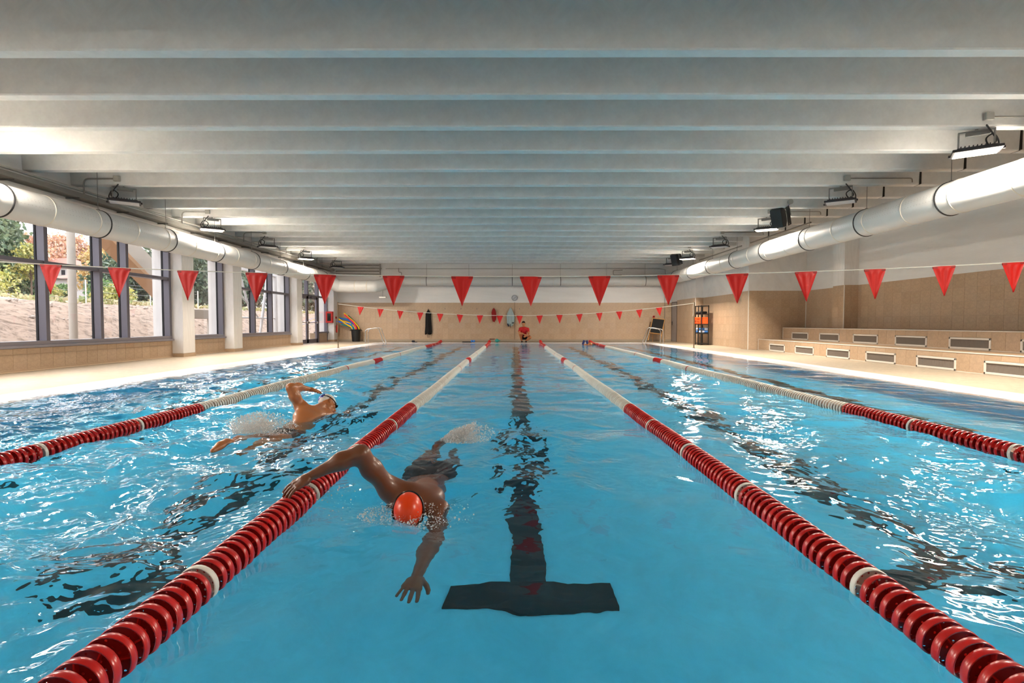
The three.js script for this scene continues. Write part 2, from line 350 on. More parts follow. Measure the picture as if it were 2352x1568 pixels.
// windows: outer frame, mullions, transoms, panes, sill
function win(n, z0, z1, mullions, transom, label, sill = 0.5, top = 3.32) {
  const w = structure('window_' + n, label);
  const yb = sill + 0.13;
  obj('sill', [rbox(0.3, 0.05, z0 - z1 + 0.04, 0.008, -9.99, sill + 0.02, (z0 + z1) / 2), span(-10.2, -9.9, sill + 0.04, yb, z0, z1)], M.sillGrey, w);
  obj('head_frame', span(-10.2, -9.9, top, top - 0.12, z0, z1), M.frameGrey, w);
  const posts = [z0, ...mullions, z1];
  posts.forEach((z, i) => {
    const zc = i === 0 ? z - 0.05 : i === posts.length - 1 ? z + 0.05 : z - 0.045;
    const wz = 0.09;
    const m = obj('mullion', [rbox(0.17, top - yb, wz, 0.004, -9.985, (top + yb) / 2, zc, 0, 0, 0, 1)], M.frameGrey, w);
    obj('gasket', span(-10.115, -10.07, yb, top - 0.1, zc + wz / 2 + 0.012, zc - wz / 2 - 0.012), M.gasket, m);
  });
  for (let i = 0; i < posts.length - 1; i++) {
    const a = posts[i] - 0.1, b = posts[i + 1] + (i === posts.length - 2 ? 0.1 : 0.0);
    const ys = transom ? [yb, transom, top - 0.1] : [yb, top - 0.1];
    for (let k = 0; k < ys.length - 1; k++) obj('pane', span(GX - 0.006, GX + 0.006, ys[k], ys[k + 1], a, b), M.glass, w);
    if (transom) obj('transom', [span(-10.18, -9.93, transom - 0.03, transom + 0.05, a + 0.03, b - 0.03)], M.frameGrey, w);
  }
  return w;
}
win(1, FRONT - 0.2, -15.14, [1.0, -0.7, -2.4, -4.1, -5.8, -7.5, -9.3, -11.06, -12.53, -13.39], 2.27, 'long near window of grey framed panes looking on the dirt bank');
win(2, -15.7, -17.9, [], 0, 'single tall pane between two white columns');
win(3, -18.46, -23.18, [-20.0, -21.44], 2.27, 'far window of grey framed panes between white columns');
// glazed double door with overlight, and the narrow side light beside it
const door1 = structure('door_1', 'glazed double door with dark grey frames and push bars');
{
  const DH = 2.3, dz = [-23.74, -25.2, -26.46];
  for (let i = 0; i < 2; i++) {
    const a = dz[i], b = dz[i + 1];
    const leaf = obj('door_leaf', [span(-9.98, -9.92, DECK + 0.01, DH, a, a - 0.11), span(-9.98, -9.92, DECK + 0.01, DH, b + 0.11, b), span(-9.98, -9.92, DH - 0.12, DH, a, b), span(-9.98, -9.92, DECK + 0.01, 0.22, a, b)], M.frameGrey, door1);
    obj('pane', span(-9.955, -9.945, 0.22, DH - 0.12, a - 0.1, b + 0.1), M.glass, leaf);
    obj('push_bar', [rod([-9.85, 1.03, a - 0.1], [-9.85, 1.03, b + 0.1], 0.018), rbox(0.09, 0.1, 0.07, 0.01, -9.9, 1.03, a - 0.07), rbox(0.09, 0.1, 0.07, 0.01, -9.9, 1.03, b + 0.07)], M.steel, leaf);
  }
  obj('frame', [span(-10.05, -9.88, DH, DH + 0.08, dz[0], -27.8), span(-10.05, -9.88, DH + 0.08, 3.3, -23.74, -23.84), span(-10.05, -9.88, DH, 3.3, -25.15, -25.25), span(-10.05, -9.88, 0.0, 3.3, -26.46, -26.58), span(-10.05, -9.88, DECK, 3.3, -27.74, -27.8), span(-10.05, -9.88, 3.2, 3.3, -23.74, -27.8), span(-10.15, -9.82, 0.49, 0.56, -26.55, -27.78)], M.frameGrey, door1);
  for (const [a, b] of [[-23.8, -25.17], [-25.23, -26.5], [-26.55, -27.76]]) obj('pane', span(-9.97, -9.96, DH + 0.07, 3.22, a, b), M.glass, door1);
  obj('pane', span(-9.97, -9.96, 0.55, DH + 0.02, -26.56, -27.76), M.glass, door1);
  obj('door_closer', [rbox(0.07, 0.07, 0.3, 0.01, -9.86, DH - 0.05, -24.2), rod([-9.83, DH - 0.03, -24.1], [-9.8, DH + 0.04, -24.6], 0.012), rbox(0.07, 0.07, 0.3, 0.01, -9.86, DH - 0.05, -25.7), rod([-9.83, DH - 0.03, -25.6], [-9.8, DH + 0.04, -26.1], 0.012)], M.frameGrey, door1);
}
const door2 = structure('door_2', 'plain grey door at the far end of the right wall');
mat('doorGrey', '#a39c9a', 0.5);
{
  const leaf = obj('door_leaf', rbox(0.05, 2.08, 0.86, 0.006, 8.6, DECK + 1.045, -27.91), M.doorGrey, door2);
  obj('handle', [rbox(0.012, 0.2, 0.045, 0.004, 8.568, 1.0, -28.2), rod([8.57, 1.05, -28.2], [8.53, 1.05, -28.2], 0.01), rod([8.53, 1.05, -28.21], [8.53, 1.05, -28.08], 0.01)], M.blackPlastic, leaf);
  obj('frame', [span(8.57, 8.7, DECK, 2.13, -27.45, -27.48), span(8.57, 8.7, DECK, 2.13, -28.33, -28.36), span(8.57, 8.7, 2.1, 2.13, -27.45, -28.36)], M.dark, door2);
  obj('opening', span(8.64, 8.8, DECK, 2.13, -27.45, -28.36), M.doorGrey, door2);
}
// ------------------------------------------------------------------ floodlights
mat('lampOn', '#fff6e6', 0.3, { emissive: new THREE.Color().setRGB(1, 0.84, 0.6), emissiveIntensity: 9 / 16 });
mat('lampOff', '#c9c9cf', 0.25);
mat('lampBody', '#34343a', 0.45, { metalness: 0.4 });
mat('blue', '#1f3f9c', 0.5);
function floodlight(x, n, side, on, label) {
  const z = ribZ(n) - 0.09, t = thing('floodlight', label, 'floodlight', [x, 4.1, z], 0, side > 0 ? 'floodlights over the right duct' : 'floodlights over the left duct');
  // the head tilts towards the pool; built with its long side along x
  const head = new THREE.Group(); head.name = 'lamp_head'; t.add(head);
  head.position.set(0, -0.36, -0.05); head.rotation.set(0.0, side > 0 ? -0.6 : 0.6, 0, 'YXZ'); head.rotation.x = side > 0 ? 0.02 : 0.02; head.rotation.z = side > 0 ? -0.0 : 0.0;
  obj('housing', [rbox(0.62, 0.045, 0.46, 0.012, 0, 0.012, 0), rbox(0.5, 0.03, 0.34, 0.01, 0, 0.045, 0), ...[-4, -3, -2, -1, 0, 1, 2, 3, 4].map((k) => box(0.012, 0.03, 0.32, k * 0.05, 0.07, 0))], M.lampBody, head);
  obj('diffuser', rbox(0.55, 0.012, 0.39, 0.004, 0, -0.013, 0), on ? M.lampOn : M.lampOff, head);
  obj('clip', box(0.03, 0.04, 0.05, 0.32, 0.0, 0.1), M.lampBody, head); obj('clip', box(0.03, 0.04, 0.05, -0.32, 0.0, -0.1), M.lampBody, head);
  const a = head.rotation.y, dx = Math.cos(a) * 0.22, dz = -Math.sin(a) * 0.22;
  obj('bracket', [put(new THREE.BoxGeometry(0.02, 0.34, 0.07), dx, -0.19, dz - 0.05, 0, a), put(new THREE.BoxGeometry(0.02, 0.34, 0.07), -dx, -0.19, -dz - 0.05, 0, a), put(new THREE.BoxGeometry(0.45, 0.02, 0.07), 0, -0.03, -0.05, 0, a), put(new THREE.BoxGeometry(0.3, 0.07, 0.06), 0.02, -0.06, -0.05, 0, a), rod([0, -0.03, -0.05], [0, 0.06, -0.05], 0.022, 8)], M.galvanised, t);
  obj('knob', put(new THREE.CylinderGeometry(0.04, 0.04, 0.04, 12), side * Math.abs(dx) * 0.8, -0.31, 0.06, Math.PI / 2), M.blue, t);
  obj('cable', tube([[0.02 * side, 0.02, 0.1], [0.14 * side, -0.1, 0.08], [0.22 * side, -0.22, 0.06], [0.12 * side, -0.28, 0.05], [0.06 * side, -0.18, 0.06], [0.2 * side, -0.1, 0.04], [0.3 * side, -0.24, 0.02], [0.22 * side, -0.34, 0]], 0.012, 40, 6), M.rubberBlack, t);
  if (on) {
    // asymmetric optic: the light leaves the glass turned towards the pool
    const L = new THREE.RectAreaLight(LAMP_COLOR, LAMP, 0.54, 0.38); L.name = 'floodlight_lamp'; L.castShadow = true; t.add(L);
    L.position.set(0, -0.418, -0.05); L.lookAt(L.getWorldPosition(new THREE.Vector3()).add(new THREE.Vector3(-side * Math.sin(0.12), -Math.cos(0.12), 0)));
  }
  // conduit and junction box on the rib's face
  const j = obj('junction_box', rbox(0.13, 0.12, 0.07, 0.012, 0.02 * side, 0.13, 0.14), M.boxGrey, t);
  return t;
}
const place = ['nearest', 'second', 'third', 'fourth', 'fifth'];
const ord = (i) => ['first', 'second', 'third', 'fourth', 'fifth', 'sixth', 'seventh'][i];
[-4, -1, 2, 5, 8, 11, 14, 16].forEach((n, i) => {
  const on = ((n - 2) / 3) % 2 === 0 && n !== 16;
  if (n === -1) return;
  const lab = n < 2 ? 'burning floodlight above the right duct behind the camera' : (on ? 'burning' : 'unlit') + ' floodlight above the right duct, ' + ord(i - 2) + ' from the near end';
  floodlight(7.42, n, 1, on, lab);
});
[-4, 2, 5, 8, 11, 14, 17].forEach((n, i) => {
  const on = [-4, 2, 8, 14].includes(n);
  const lab = n < 0 ? 'burning floodlight over the left duct behind the camera' : n < 5 ? 'burning floodlight over the left duct, just before the first one in view' : (on ? 'burning' : 'unlit') + ' floodlight above the left duct, ' + ord(i - 2) + ' from the near end';
  floodlight(n === 17 ? -8.7 : -8.85, n, -1, on, lab);
});
// ------------------------------------------------------------------ ventilation ducts
const DR = 0.3;
function bead(r, w, h) { // a raised ring round a duct lying along z
  const g = new THREE.LatheGeometry([[r - 0.004, -w], [r + h, -w * 0.55], [r + h, w * 0.55], [r - 0.004, w]].map(([a, b]) => new THREE.Vector2(a, b)), 40); return g.rotateX(Math.PI / 2);
}
mat('duct_hole', '#8f8f8c', 0.6);
function longDuct(x, DY, zEnd, z0, pitch, label) {
  const strapZ = []; for (let k = -5; k <= 8; k++) strapZ.push(-(z0 + pitch * k));
  const t = thing('air_duct', label, 'duct', [x, DY, 0]);
  const cuts = [FRONT - 0.1]; for (const z of strapZ) for (const d of [0.28, -0.86]) { const c = z + d; if (c < FRONT - 0.2 && c > zEnd + 0.1) cuts.push(c); } cuts.push(zEnd); cuts.sort((a, b) => b - a);
  const beadG = bead(DR, 0.014, 0.007), strapG = bead(DR + 0.002, 0.018, 0.012);
  for (let i = 0; i < cuts.length - 1; i++) {
    const L = cuts[i] - cuts[i + 1], g = new THREE.CylinderGeometry(DR, DR, L, 48, 1, true).rotateX(Math.PI / 2);
    const s = obj('duct_section', g, M.ductWhite, t); s.position.z = (cuts[i] + cuts[i + 1]) / 2;
    if (i) { const b = obj('seam', beadG, M.ductSeam, t); b.position.z = cuts[i]; }
    // rows of small outlet holes facing the pool
    const holes = []; const side = x > 0 ? Math.PI : 0;
    for (const row of [0.22, 0.34, -0.05]) for (let k = 0.06; k < L - 0.05; k += 0.075) {
      const a = side + (x > 0 ? -row : row); const g2 = new THREE.CircleGeometry(0.006, 5).rotateY(Math.PI / 2).translate(DR + 0.0012, 0, 0).rotateZ(a).translate(0, 0, k - L / 2); holes.push(g2); }
    if (cuts[i] > -14 && cuts[i] < -4) { const h = obj('outlet_holes', holes, M.duct_hole, s); h.userData.kind = 'stuff'; }
  }
  for (const z of strapZ) if (z > zEnd + 0.2 && z < FRONT - 0.3) {
    const b = obj('strap', strapG, M.rubberBlack, t); b.position.z = z;
    const r = obj('hanger_rod', [rod([0, DR, 0], [0, 4.86 - DY, 0], 0.006, 6), box(0.05, 0.03, 0.04, 0, DR + 0.015, 0)], M.galvanised, t); r.position.z = z;
  }
  return t;
}
longDuct(-9.22, 3.2, -25.55, 9.4, 2.27, 'white round air duct running the length of the window side');
longDuct(8.05, 3.285, -28.2, 9.72, 2.3, 'white round air duct running the length of the right wall');
{
  const t = thing('air_duct', 'white air duct crossing the far wall, stepping from a wide to a narrow pipe', 'duct', [-9.22, 3.2, -25.55]);
  const O = V(-9.22, 3.2, -25.55), P = [[-9.22, 3.2, -25.52], [-9.15, 3.02, -25.85], [-8.75, 2.86, -26.2], [-8.2, 2.84, -26.3], [-6.95, 2.84, -26.3], [-6.62, 2.95, -26.55], [-6.4, 3.2, -27.2], [-6.1, 3.24, -27.85], [8.0, 3.24, -27.9]].map((p) => V(...p).sub(O));
  const R = [DR, DR, DR + 0.005, DR + 0.01, DR + 0.01, DR + 0.0, DR - 0.02, 0.25, 0.243];
  for (let i = 0; i < P.length - 2; i++) {
    const g = [rod(P[i].toArray(), P[i + 1].toArray(), R[i], 36, R[i + 1])];
    if (i) g.push(new THREE.SphereGeometry(R[i] * 0.997, 36, 18).translate(...P[i].toArray()));
    obj(i === 3 ? 'duct_section' : 'elbow', g, M.ductWhite, t);
  }
  obj('elbow', new THREE.SphereGeometry(0.25, 36, 18).translate(...P[7].toArray()), M.ductWhite, t);
  let x = -6.1; const y = 3.24 - O.y, z0 = -27.87 - O.z, beadG = bead(0.243, 0.012, 0.006).rotateY(Math.PI / 2), strapG = bead(0.245, 0.014, 0.01).rotateY(Math.PI / 2);
  for (let k = 0; k < 12; k++) { const L = 14.1 / 12, s = obj('duct_section', new THREE.CylinderGeometry(0.243, 0.243, L, 40, 1, true).rotateZ(Math.PI / 2), M.ductWhite, t); s.position.set(x + L / 2 - O.x, y, z0);
    const b = obj('seam', beadG, M.ductSeam, t); b.position.set(x - O.x, y, z0); x += L; }
  for (const xs of [-4.6, -2.36, -0.06, 2.5, 4.95, 7.0]) { const s = obj('strap', strapG, M.rubberBlack, t); s.position.set(xs - O.x, y, z0);
    const r = obj('hanger_rod', rod([0, 0.24, 0], [0, 0.9, 0], 0.008, 6), M.conduitGrey, t); r.position.set(xs - O.x, y, z0); }
  for (const xs of [-7.9, -7.3]) { const s = obj('seam', bead(DR + 0.012, 0.02, 0.008).rotateY(Math.PI / 2), M.ductSeam, t); s.position.set(xs - O.x, 2.84 - O.y, -26.3 - O.z); }
}
// ------------------------------------------------------------------ cable trays, conduits
{
  const t = thing('cable_tray', 'long grey cable tray high on the window wall above the left duct', 'cable tray', [-9.75, 3.84, FRONT - 0.2]);
  const L = FRONT - 0.2 - BACK - 0.2, zc = -L / 2;
  obj('tray', [box(0.3, 0.012, L, -0.02, -0.04, zc), box(0.012, 0.09, L, 0.13, 0, zc), box(0.012, 0.012, L, 0.136, 0.046, zc), box(0.012, 0.012, L, 0.136, -0.02, zc), box(0.012, 0.012, L, 0.136, 0.016, zc)], M.conduitGrey, t);
  obj('cable', rod([0.06, -0.01, 0], [0.06, -0.01, -L], 0.022, 8), M.boxGrey, t);
  obj('cable', rod([-0.02, -0.01, 0], [-0.02, -0.01, -L], 0.02, 8), M.rubberBlack, t);
  obj('conduit', rod([0.08, 0.13, 0], [0.08, 0.13, -L], 0.03, 10), M.boxGrey, t);
  const br = []; for (let k = 1; k < L; k += 1.5) br.push(box(0.3, 0.03, 0.03, -0.05, -0.06, -k)); obj('brackets', br, M.galvanised, t);
  const u = structure('trim_3', 'ledge of the beam above the windows');
  obj('ledge', [span(-9.97, -9.72, 3.56, 3.68, FRONT - 0.1, BACK + 0.05), span(-9.97, -9.8, 3.44, 3.56, FRONT - 0.1, BACK + 0.05)], M.wallWhite, u);
}
{
  const t = thing('cable_tray', 'stack of grey conduits high on the far wall left of the duct elbow', 'cable tray', [-9.6, 3.5, BACK + 0.02]);
  for (const [y, r] of [[0.62, 0.035], [0.46, 0.03], [0.3, 0.03], [0.14, 0.03]]) obj('conduit', rod([0, y, 0.04], [2.35, y, 0.04], r, 8), M.conduitGrey, t);
  obj('riser', [rod([2.4, 0.0, 0.05], [2.4, 0.7, 0.05], 0.03, 8), rbox(0.12, 0.06, 0.06, 0.01, 2.42, 0.45, 0.05)], M.conduitGrey, t);
}
function conduit(pts, label, r = 0.014, bend = 0.1) { const g = pipe(pts.map((p) => p.map((v, i) => v - pts[0][i])), r, bend); const m = obj('conduit', g, M.conduitGrey); m.position.set(...pts[0]); return tag(m, label, 'conduit'); }
conduit([[-6.9, 3.94, BACK + 0.06], [5.4, 3.94, BACK + 0.06], [8.2, 3.94, BACK + 0.06], [8.2, 0.2, BACK + 0.06]], 'thin conduit along the top of the far wall, turning down at the right corner', 0.013);
conduit([[5.9, 3.86, BACK + 0.06], [5.4, 3.86, BACK + 0.06], [5.4, 3.6, BACK + 0.06], [5.85, 3.6, BACK + 0.06]], 'short hooked conduit on the upper far wall near its right end', 0.014, 0.08);
conduit([[-6.2, 3.98, BACK + 0.06], [-6.2, 3.75, BACK + 0.06], [-6.05, 3.75, BACK + 0.06], [-6.05, 3.6, BACK + 0.06]], 'short S-bent conduit on the upper far wall near its left end', 0.016, 0.06);
[2, 5, 8, 11, 14, 17].forEach((n, i) => { const z = ribZ(n) + 0.04, x = n === 17 ? -8.7 : -8.85;
  if (n > 2) conduit([[x - 0.08, 4.23, z], [-9.62, 4.23, z], [-9.62, 3.9, z]], 'conduit on the rib above the ' + ord(i - 1) + ' left floodlight, bent down to the tray', 0.016, 0.12); });
[2, 5, 8, 11, 14].forEach((n, i) => { const z = ribZ(n) + 0.04; conduit([[7.5, 4.23, z], [8.9, 4.23, z], [8.9, 4.14, z]], 'conduit on the rib running right from the ' + ord(i) + ' right floodlight', 0.013, 0.06); });
conduit([[8.75, 3.96, -15.5], [8.75, 3.96, -28.2]], 'straight conduit along the head of the right wall behind the far floodlights', 0.025);
conduit([[8.72, 3.72, -17.5], [8.72, 3.72, -28.2]], 'lower straight conduit along the right wall above the duct', 0.02);

// speakers on brackets
function speaker(x, z, label, s = 1) {
  const t = thing('speaker', label, 'speaker', [x, 4.1, z], 0, 'speakers under the ceiling ribs');
  const head = new THREE.Group(); head.name = 'speaker_box'; t.add(head); head.position.set(0, -0.22, 0); head.rotation.set(0.35, -0.9, 0, 'YXZ'); head.scale.setScalar(s);
  const sh = new THREE.Shape([[-0.24, -0.12], [0.24, -0.12], [0.27, 0.05], [0.14, 0.15], [-0.14, 0.15], [-0.27, 0.05]].map(([a, b]) => new THREE.Vector2(a, b)));
  const g = new THREE.ExtrudeGeometry(sh, { depth: 0.28, bevelEnabled: true, bevelSize: 0.008, bevelThickness: 0.008, bevelSegments: 2 }); g.rotateX(-Math.PI / 2); g.rotateZ(Math.PI / 2);
  obj('cabinet', g.translate(0, -0.02, 0), M.blackPlastic, head);
  obj('grille', rbox(0.012, 0.5, 0.2, 0.004, 0.13, 0, 0), M.rubberBlack, head);
  obj('badge', put(new THREE.CylinderGeometry(0.014, 0.014, 0.01, 10), 0.14, -0.2, 0.06, 0, 0, Math.PI / 2), M.steel, head);
  obj('bracket', [rod([0, 0.0, 0], [0, 0.1, 0], 0.02), box(0.3, 0.015, 0.05, 0, -0.02, 0, 0, -0.6), rod([-0.12, -0.02, -0.08], [-0.14, -0.2, -0.1], 0.012), rod([0.12, -0.02, 0.08], [0.14, -0.2, 0.1], 0.012)], M.galvanised, t);
  obj('junction_box', put(new THREE.CylinderGeometry(0.07, 0.07, 0.06, 16), 0.1, 0.14, 0.14, Math.PI / 2), M.boxGrey, t);
  obj('cable', tube([[0.1, 0.1, 0.12], [0.04, -0.03, 0.08], [0.08, -0.14, 0.02]], 0.008, 16, 6), M.blue, t);
}
speaker(7.3, ribZ(7) - 0.09, 'black wedge speaker hanging between the second and third floodlights over the right duct');
speaker(7.4, ribZ(15) - 0.2, 'small black speaker hanging at the far end over the right duct');
// ------------------------------------------------------------------ lane ropes
const redPlastic = mat('ropeRed', '#cf1208', 0.3, { clearcoat: 0.4, clearcoatRoughness: 0.2 }), whitePlastic = mat('ropeWhite', '#ece5d8', 0.35);
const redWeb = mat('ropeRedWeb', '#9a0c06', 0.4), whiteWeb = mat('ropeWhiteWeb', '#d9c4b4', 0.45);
function discParts() {
  const R = 0.074, w = 0.012;
  const band = new THREE.LatheGeometry([[R - 0.006, -w], [R, -w], [R + 0.001, 0], [R, w], [R - 0.005, w], [R - 0.006, -w]].map(([a, b]) => new THREE.Vector2(a, b)), 28).rotateX(Math.PI / 2);
  const spokes = [0, 1, 2].map((k) => { const b = new THREE.BoxGeometry(0.058, 0.005, 0.022); b.translate(0.041, 0, 0.0); return b.rotateZ(0.5 + k * 2 * Math.PI / 3); });
  const hub = new THREE.CylinderGeometry(0.014, 0.014, 0.05, 10).rotateX(Math.PI / 2);
  const s = new THREE.Shape().absarc(0, 0, R - 0.004, 0, 2 * Math.PI, false);
  for (let k = 0; k < 21; k++) { const a = (k < 13 ? k / 13 : (k - 13 + 0.5) / 8) * 2 * Math.PI, r = k < 13 ? 0.056 : 0.034; const h = new THREE.Path(); h.absarc(r * Math.cos(a), r * Math.sin(a), 0.0042, 0, 2 * Math.PI, true); s.holes.push(h); }
  const web = new THREE.ShapeGeometry(s, 5); web.translate(0, 0, -0.004);
  return { shell: join([band, ...spokes, hub]), web };
}
const disc = discParts();
const simpleDisc = join([new THREE.LatheGeometry([[0.012, -0.02], [0.07, -0.014], [0.075, -0.012], [0.075, 0.012], [0.07, 0.012], [0.012, 0.02]].map(([a, b]) => new THREE.Vector2(a, b)), 12).rotateX(Math.PI / 2)]);
const PITCH = 0.0535;
function discRed(z) {
  const d = -z - 0.9, fromFar = -PZ1 + z;               // distance from either end
  const ring1 = (v) => Math.abs(d - v) < PITCH * 0.5;
  if (d < 5.0) return !([0.98, 2.02, 3.0, 4.02].some(ring1));
  if (fromFar < 4.7) return ![1, 2, 3].some((v) => Math.abs(fromFar - v - 0.2) < PITCH * 0.5);
  if (Math.abs(d - 12.6) < 0.38) return true;
  return ring1(10.2) || ring1(15.2);
}
function laneRope(x, label, nearFrom, wob, dip) {
  const t = thing('lane_rope', label, 'lane rope', [x, 0.024, PZ0], 0, 'floating lane ropes');
  const path = (z) => [wob * Math.sin(z * 0.5 + x) * smooth(-z, 3, 9) * (1 - smooth(-z, 18, 24)), (z < -24.6 ? (-z - 24.6) * 0.07 : 0) + 0.004 * Math.sin(z * 1.7 + x), z - PZ0];
  const r = rng(Math.round(100 + x * 10)), rest = []; let n = 0;
  for (let z = -1.1; z > -25.75; z -= PITCH) {
    const p = path(z), red = discRed(z), yaw = (r() - 0.5) * 0.14, pitch = (r() - 0.5) * 0.14, roll = r() * 6.28;
    if (z < nearFrom && n < 150) {
      const d = obj('float_disc', disc.shell, red ? redPlastic : whitePlastic, t); d.position.set(...p); d.rotation.set(pitch, yaw, roll);
      obj('web', disc.web, red ? redWeb : whiteWeb, d); n++;
    } else rest.push([p, yaw, pitch, roll, red]);
  }
  const im = new THREE.InstancedMesh(simpleDisc, mat('ropeMixed' + x, '#ffffff', 0.35), rest.length), q = new THREE.Object3D(), cr = new THREE.Color('#cf1208'), cw = new THREE.Color('#ece5d8');
  rest.forEach(([p, a, b, c, red], i) => { q.position.set(...p); q.rotation.set(b, a, c); q.updateMatrix(); im.setMatrixAt(i, q.matrix); im.setColorAt(i, red ? cr : cw); });
  im.name = 'float_discs'; im.userData.kind = 'stuff'; shadows(im); t.add(im);
  const pts = []; for (let z = PZ0 + 0.1; z > PZ1 + 0.2; z -= 0.6) pts.push(path(z)); obj('cable', tube(pts, 0.005, 120, 5), M.steel, t);
}
laneRope(-3.57, 'red and white lane rope, leftmost, nearest the windows', -3.1, 0.04);
laneRope(-1.17, 'red and white lane rope that the front swimmer reaches across', -1.2, 0.012);
laneRope(1.325, 'red and white lane rope right of the empty half of the middle lane', -1.2, 0.012);
laneRope(3.77, 'red and white lane rope, rightmost, nearest the seating steps', -3.3, 0.03);

// ------------------------------------------------------------------ pennant lines
mat('pennant', '#d80e03', 0.45);
mat('pennantHem', '#a80f08', 0.5);
function pennantGeo(seed) {
  const r = rng(seed), ph = r() * 6, W = 0.122, H = 0.335, n = 16, m = 18, p = [], idx = [], hem = 0.022;
  const f = (u, v) => { const k = v < hem / H ? 1 : 1 - (v - hem / H) / (1 - hem / H) * 0.985; const x = (u - 0.5) * 2 * W * k;
    const fold = 0.008 * Math.sin(u * 17 + ph) * Math.exp(-v * 3.2) * smooth(v, 0.05, 0.15) + 0.014 * Math.sin(u * 3.0 + ph * 1.3) * v + 0.01 * (1 - (2 * u - 1) ** 2) * (1 - v); return [x, -v * H, fold]; };
  for (let s = 0; s < 2; s++) for (let j = 0; j <= m; j++) for (let i = 0; i <= n; i++) { const q = f(i / n, j / m); p.push(q[0], q[1], q[2] + (s ? -0.0015 : 0)); }
  const S = (n + 1) * (m + 1), at = (s, j, i) => s * S + j * (n + 1) + i;
  for (let j = 0; j < m; j++) for (let i = 0; i < n; i++) { idx.push(at(0, j, i), at(0, j + 1, i), at(0, j, i + 1), at(0, j, i + 1), at(0, j + 1, i), at(0, j + 1, i + 1)); idx.push(at(1, j, i), at(1, j, i + 1), at(1, j + 1, i), at(1, j, i + 1), at(1, j + 1, i + 1), at(1, j + 1, i)); }
  const g = new THREE.BufferGeometry(); g.setAttribute('position', new THREE.Float32BufferAttribute(p, 3)); g.setIndex(idx); g.computeVertexNormals(); return g;
}
const pennants = [1, 2, 3, 4].map((s) => pennantGeo(s * 7)), hemGeo = rbox(0.25, 0.026, 0.012, 0.004, 0, -0.008, 0);
function pennantLine(z, xs, y, x0, x1, label) {
  const t = thing('pennant_line', label, 'pennant line', [x0, y(x0), z], 0, 'red pennant lines across the pool');
  const pts = []; for (let i = 0; i <= 40; i++) { const x = lerp(x0, x1, i / 40); pts.push([x - x0, y(x) - y(x0), 0]); }
  obj('cord', tube(pts, z > -10 ? 0.006 : 0.011, 160, 6), M.cord, t);
  xs.forEach((x, i) => { const p = obj('pennant', pennants[i % 4], M.pennant, t); p.position.set(x - x0, y(x) - y(x0) - 0.004, 0.004); p.rotation.z = Math.atan((y(x + 0.05) - y(x - 0.05)) / 0.1); p.rotation.y = (((i * 37) % 11) - 5) * 0.012;
    obj('hem', hemGeo, M.pennantHem, p); });
}
const near = [], far = []; for (let k = -1; k <= 15; k++) near.push(-5.295 + 0.785 * k); for (let k = 0; k <= 15; k++) far.push(-6.0 + 0.7812 * k);
pennantLine(-6.0, near.filter((x) => x > -6.4 && x < 6.5), (x) => 1.533 + 0.0049 * x * x, -6.95, 7.1, 'near line of large red triangular pennants on a white cord');
pennantLine(-20.55, far, (x) => 1.298 + 0.0097 * x * x, -6.88, 7.07, 'far line of small looking red pennants, sagging between two poles');
mat('poleBronze', '#7d6a55', 0.35, { metalness: 0.7 });
function pole(x, z, h, label, m) { const t = thing('pennant_pole', label, 'pole', [x, DECK, z], 0, 'pennant line poles');
  obj('shaft', rod([0, 0, 0], [0, h, 0], 0.021, 12), m, t); obj('foot', put(new THREE.CylinderGeometry(0.045, 0.05, 0.02, 16), 0, 0.01, 0), m, t); obj('cap', new THREE.SphereGeometry(0.024, 12, 8).translate(0, h, 0), m, t);
  return t; }
pole(-6.9, -20.55, 1.79, 'thin bronze pole holding the left end of the far pennant line', M.poleBronze);
const pr = pole(7.1, -20.55, 1.79, 'thin pole holding the right end of the far pennant line', M.poleBronze);
obj('loose_cord', tube([[-0.02, 1.78, 0], [-0.05, 1.6, 0.01], [-0.03, 1.4, 0], [-0.06, 1.25, 0.01]], 0.01, 24, 6), M.cord, pr);
pole(-6.97, -6.0, 1.8, 'thin pole for the near pennant line on the window side', M.poleBronze); pole(7.12, -6.0, 1.8, 'thin pole for the near pennant line on the seating side', M.poleBronze);

// ------------------------------------------------------------------ pool ladders
function ladder(side, label) {
  const t = thing('pool_ladder', label, 'pool ladder', [side < 0 ? -7.06 : 7.15, DECK, -25.15], 0, 'steel pool ladders'); const s = -side;
  for (const z of [0.25, -0.25]) obj('rail', pipe([[0, 0, z], [s * 0.0, 0.68, z], [s * 0.62, 0.78, z], [s * 0.88, 0.0, z], [s * 0.9, -0.95, z]], 0.021, 0.14, 10), M.steel, t);
  for (const y of [-0.35, -0.62, -0.88]) obj('step', rbox(0.07, 0.025, 0.5, 0.008, s * 0.9, y, 0), M.steel, t);
  for (const z of [0.25, -0.25]) obj('flange', put(new THREE.CylinderGeometry(0.045, 0.045, 0.012, 16), 0, 0.006, z), M.steel, t);
}
ladder(-1, 'steel ladder rails curving into the water at the far left corner');
ladder(1, 'steel ladder rails curving into the water at the far right corner, before the blackboard');

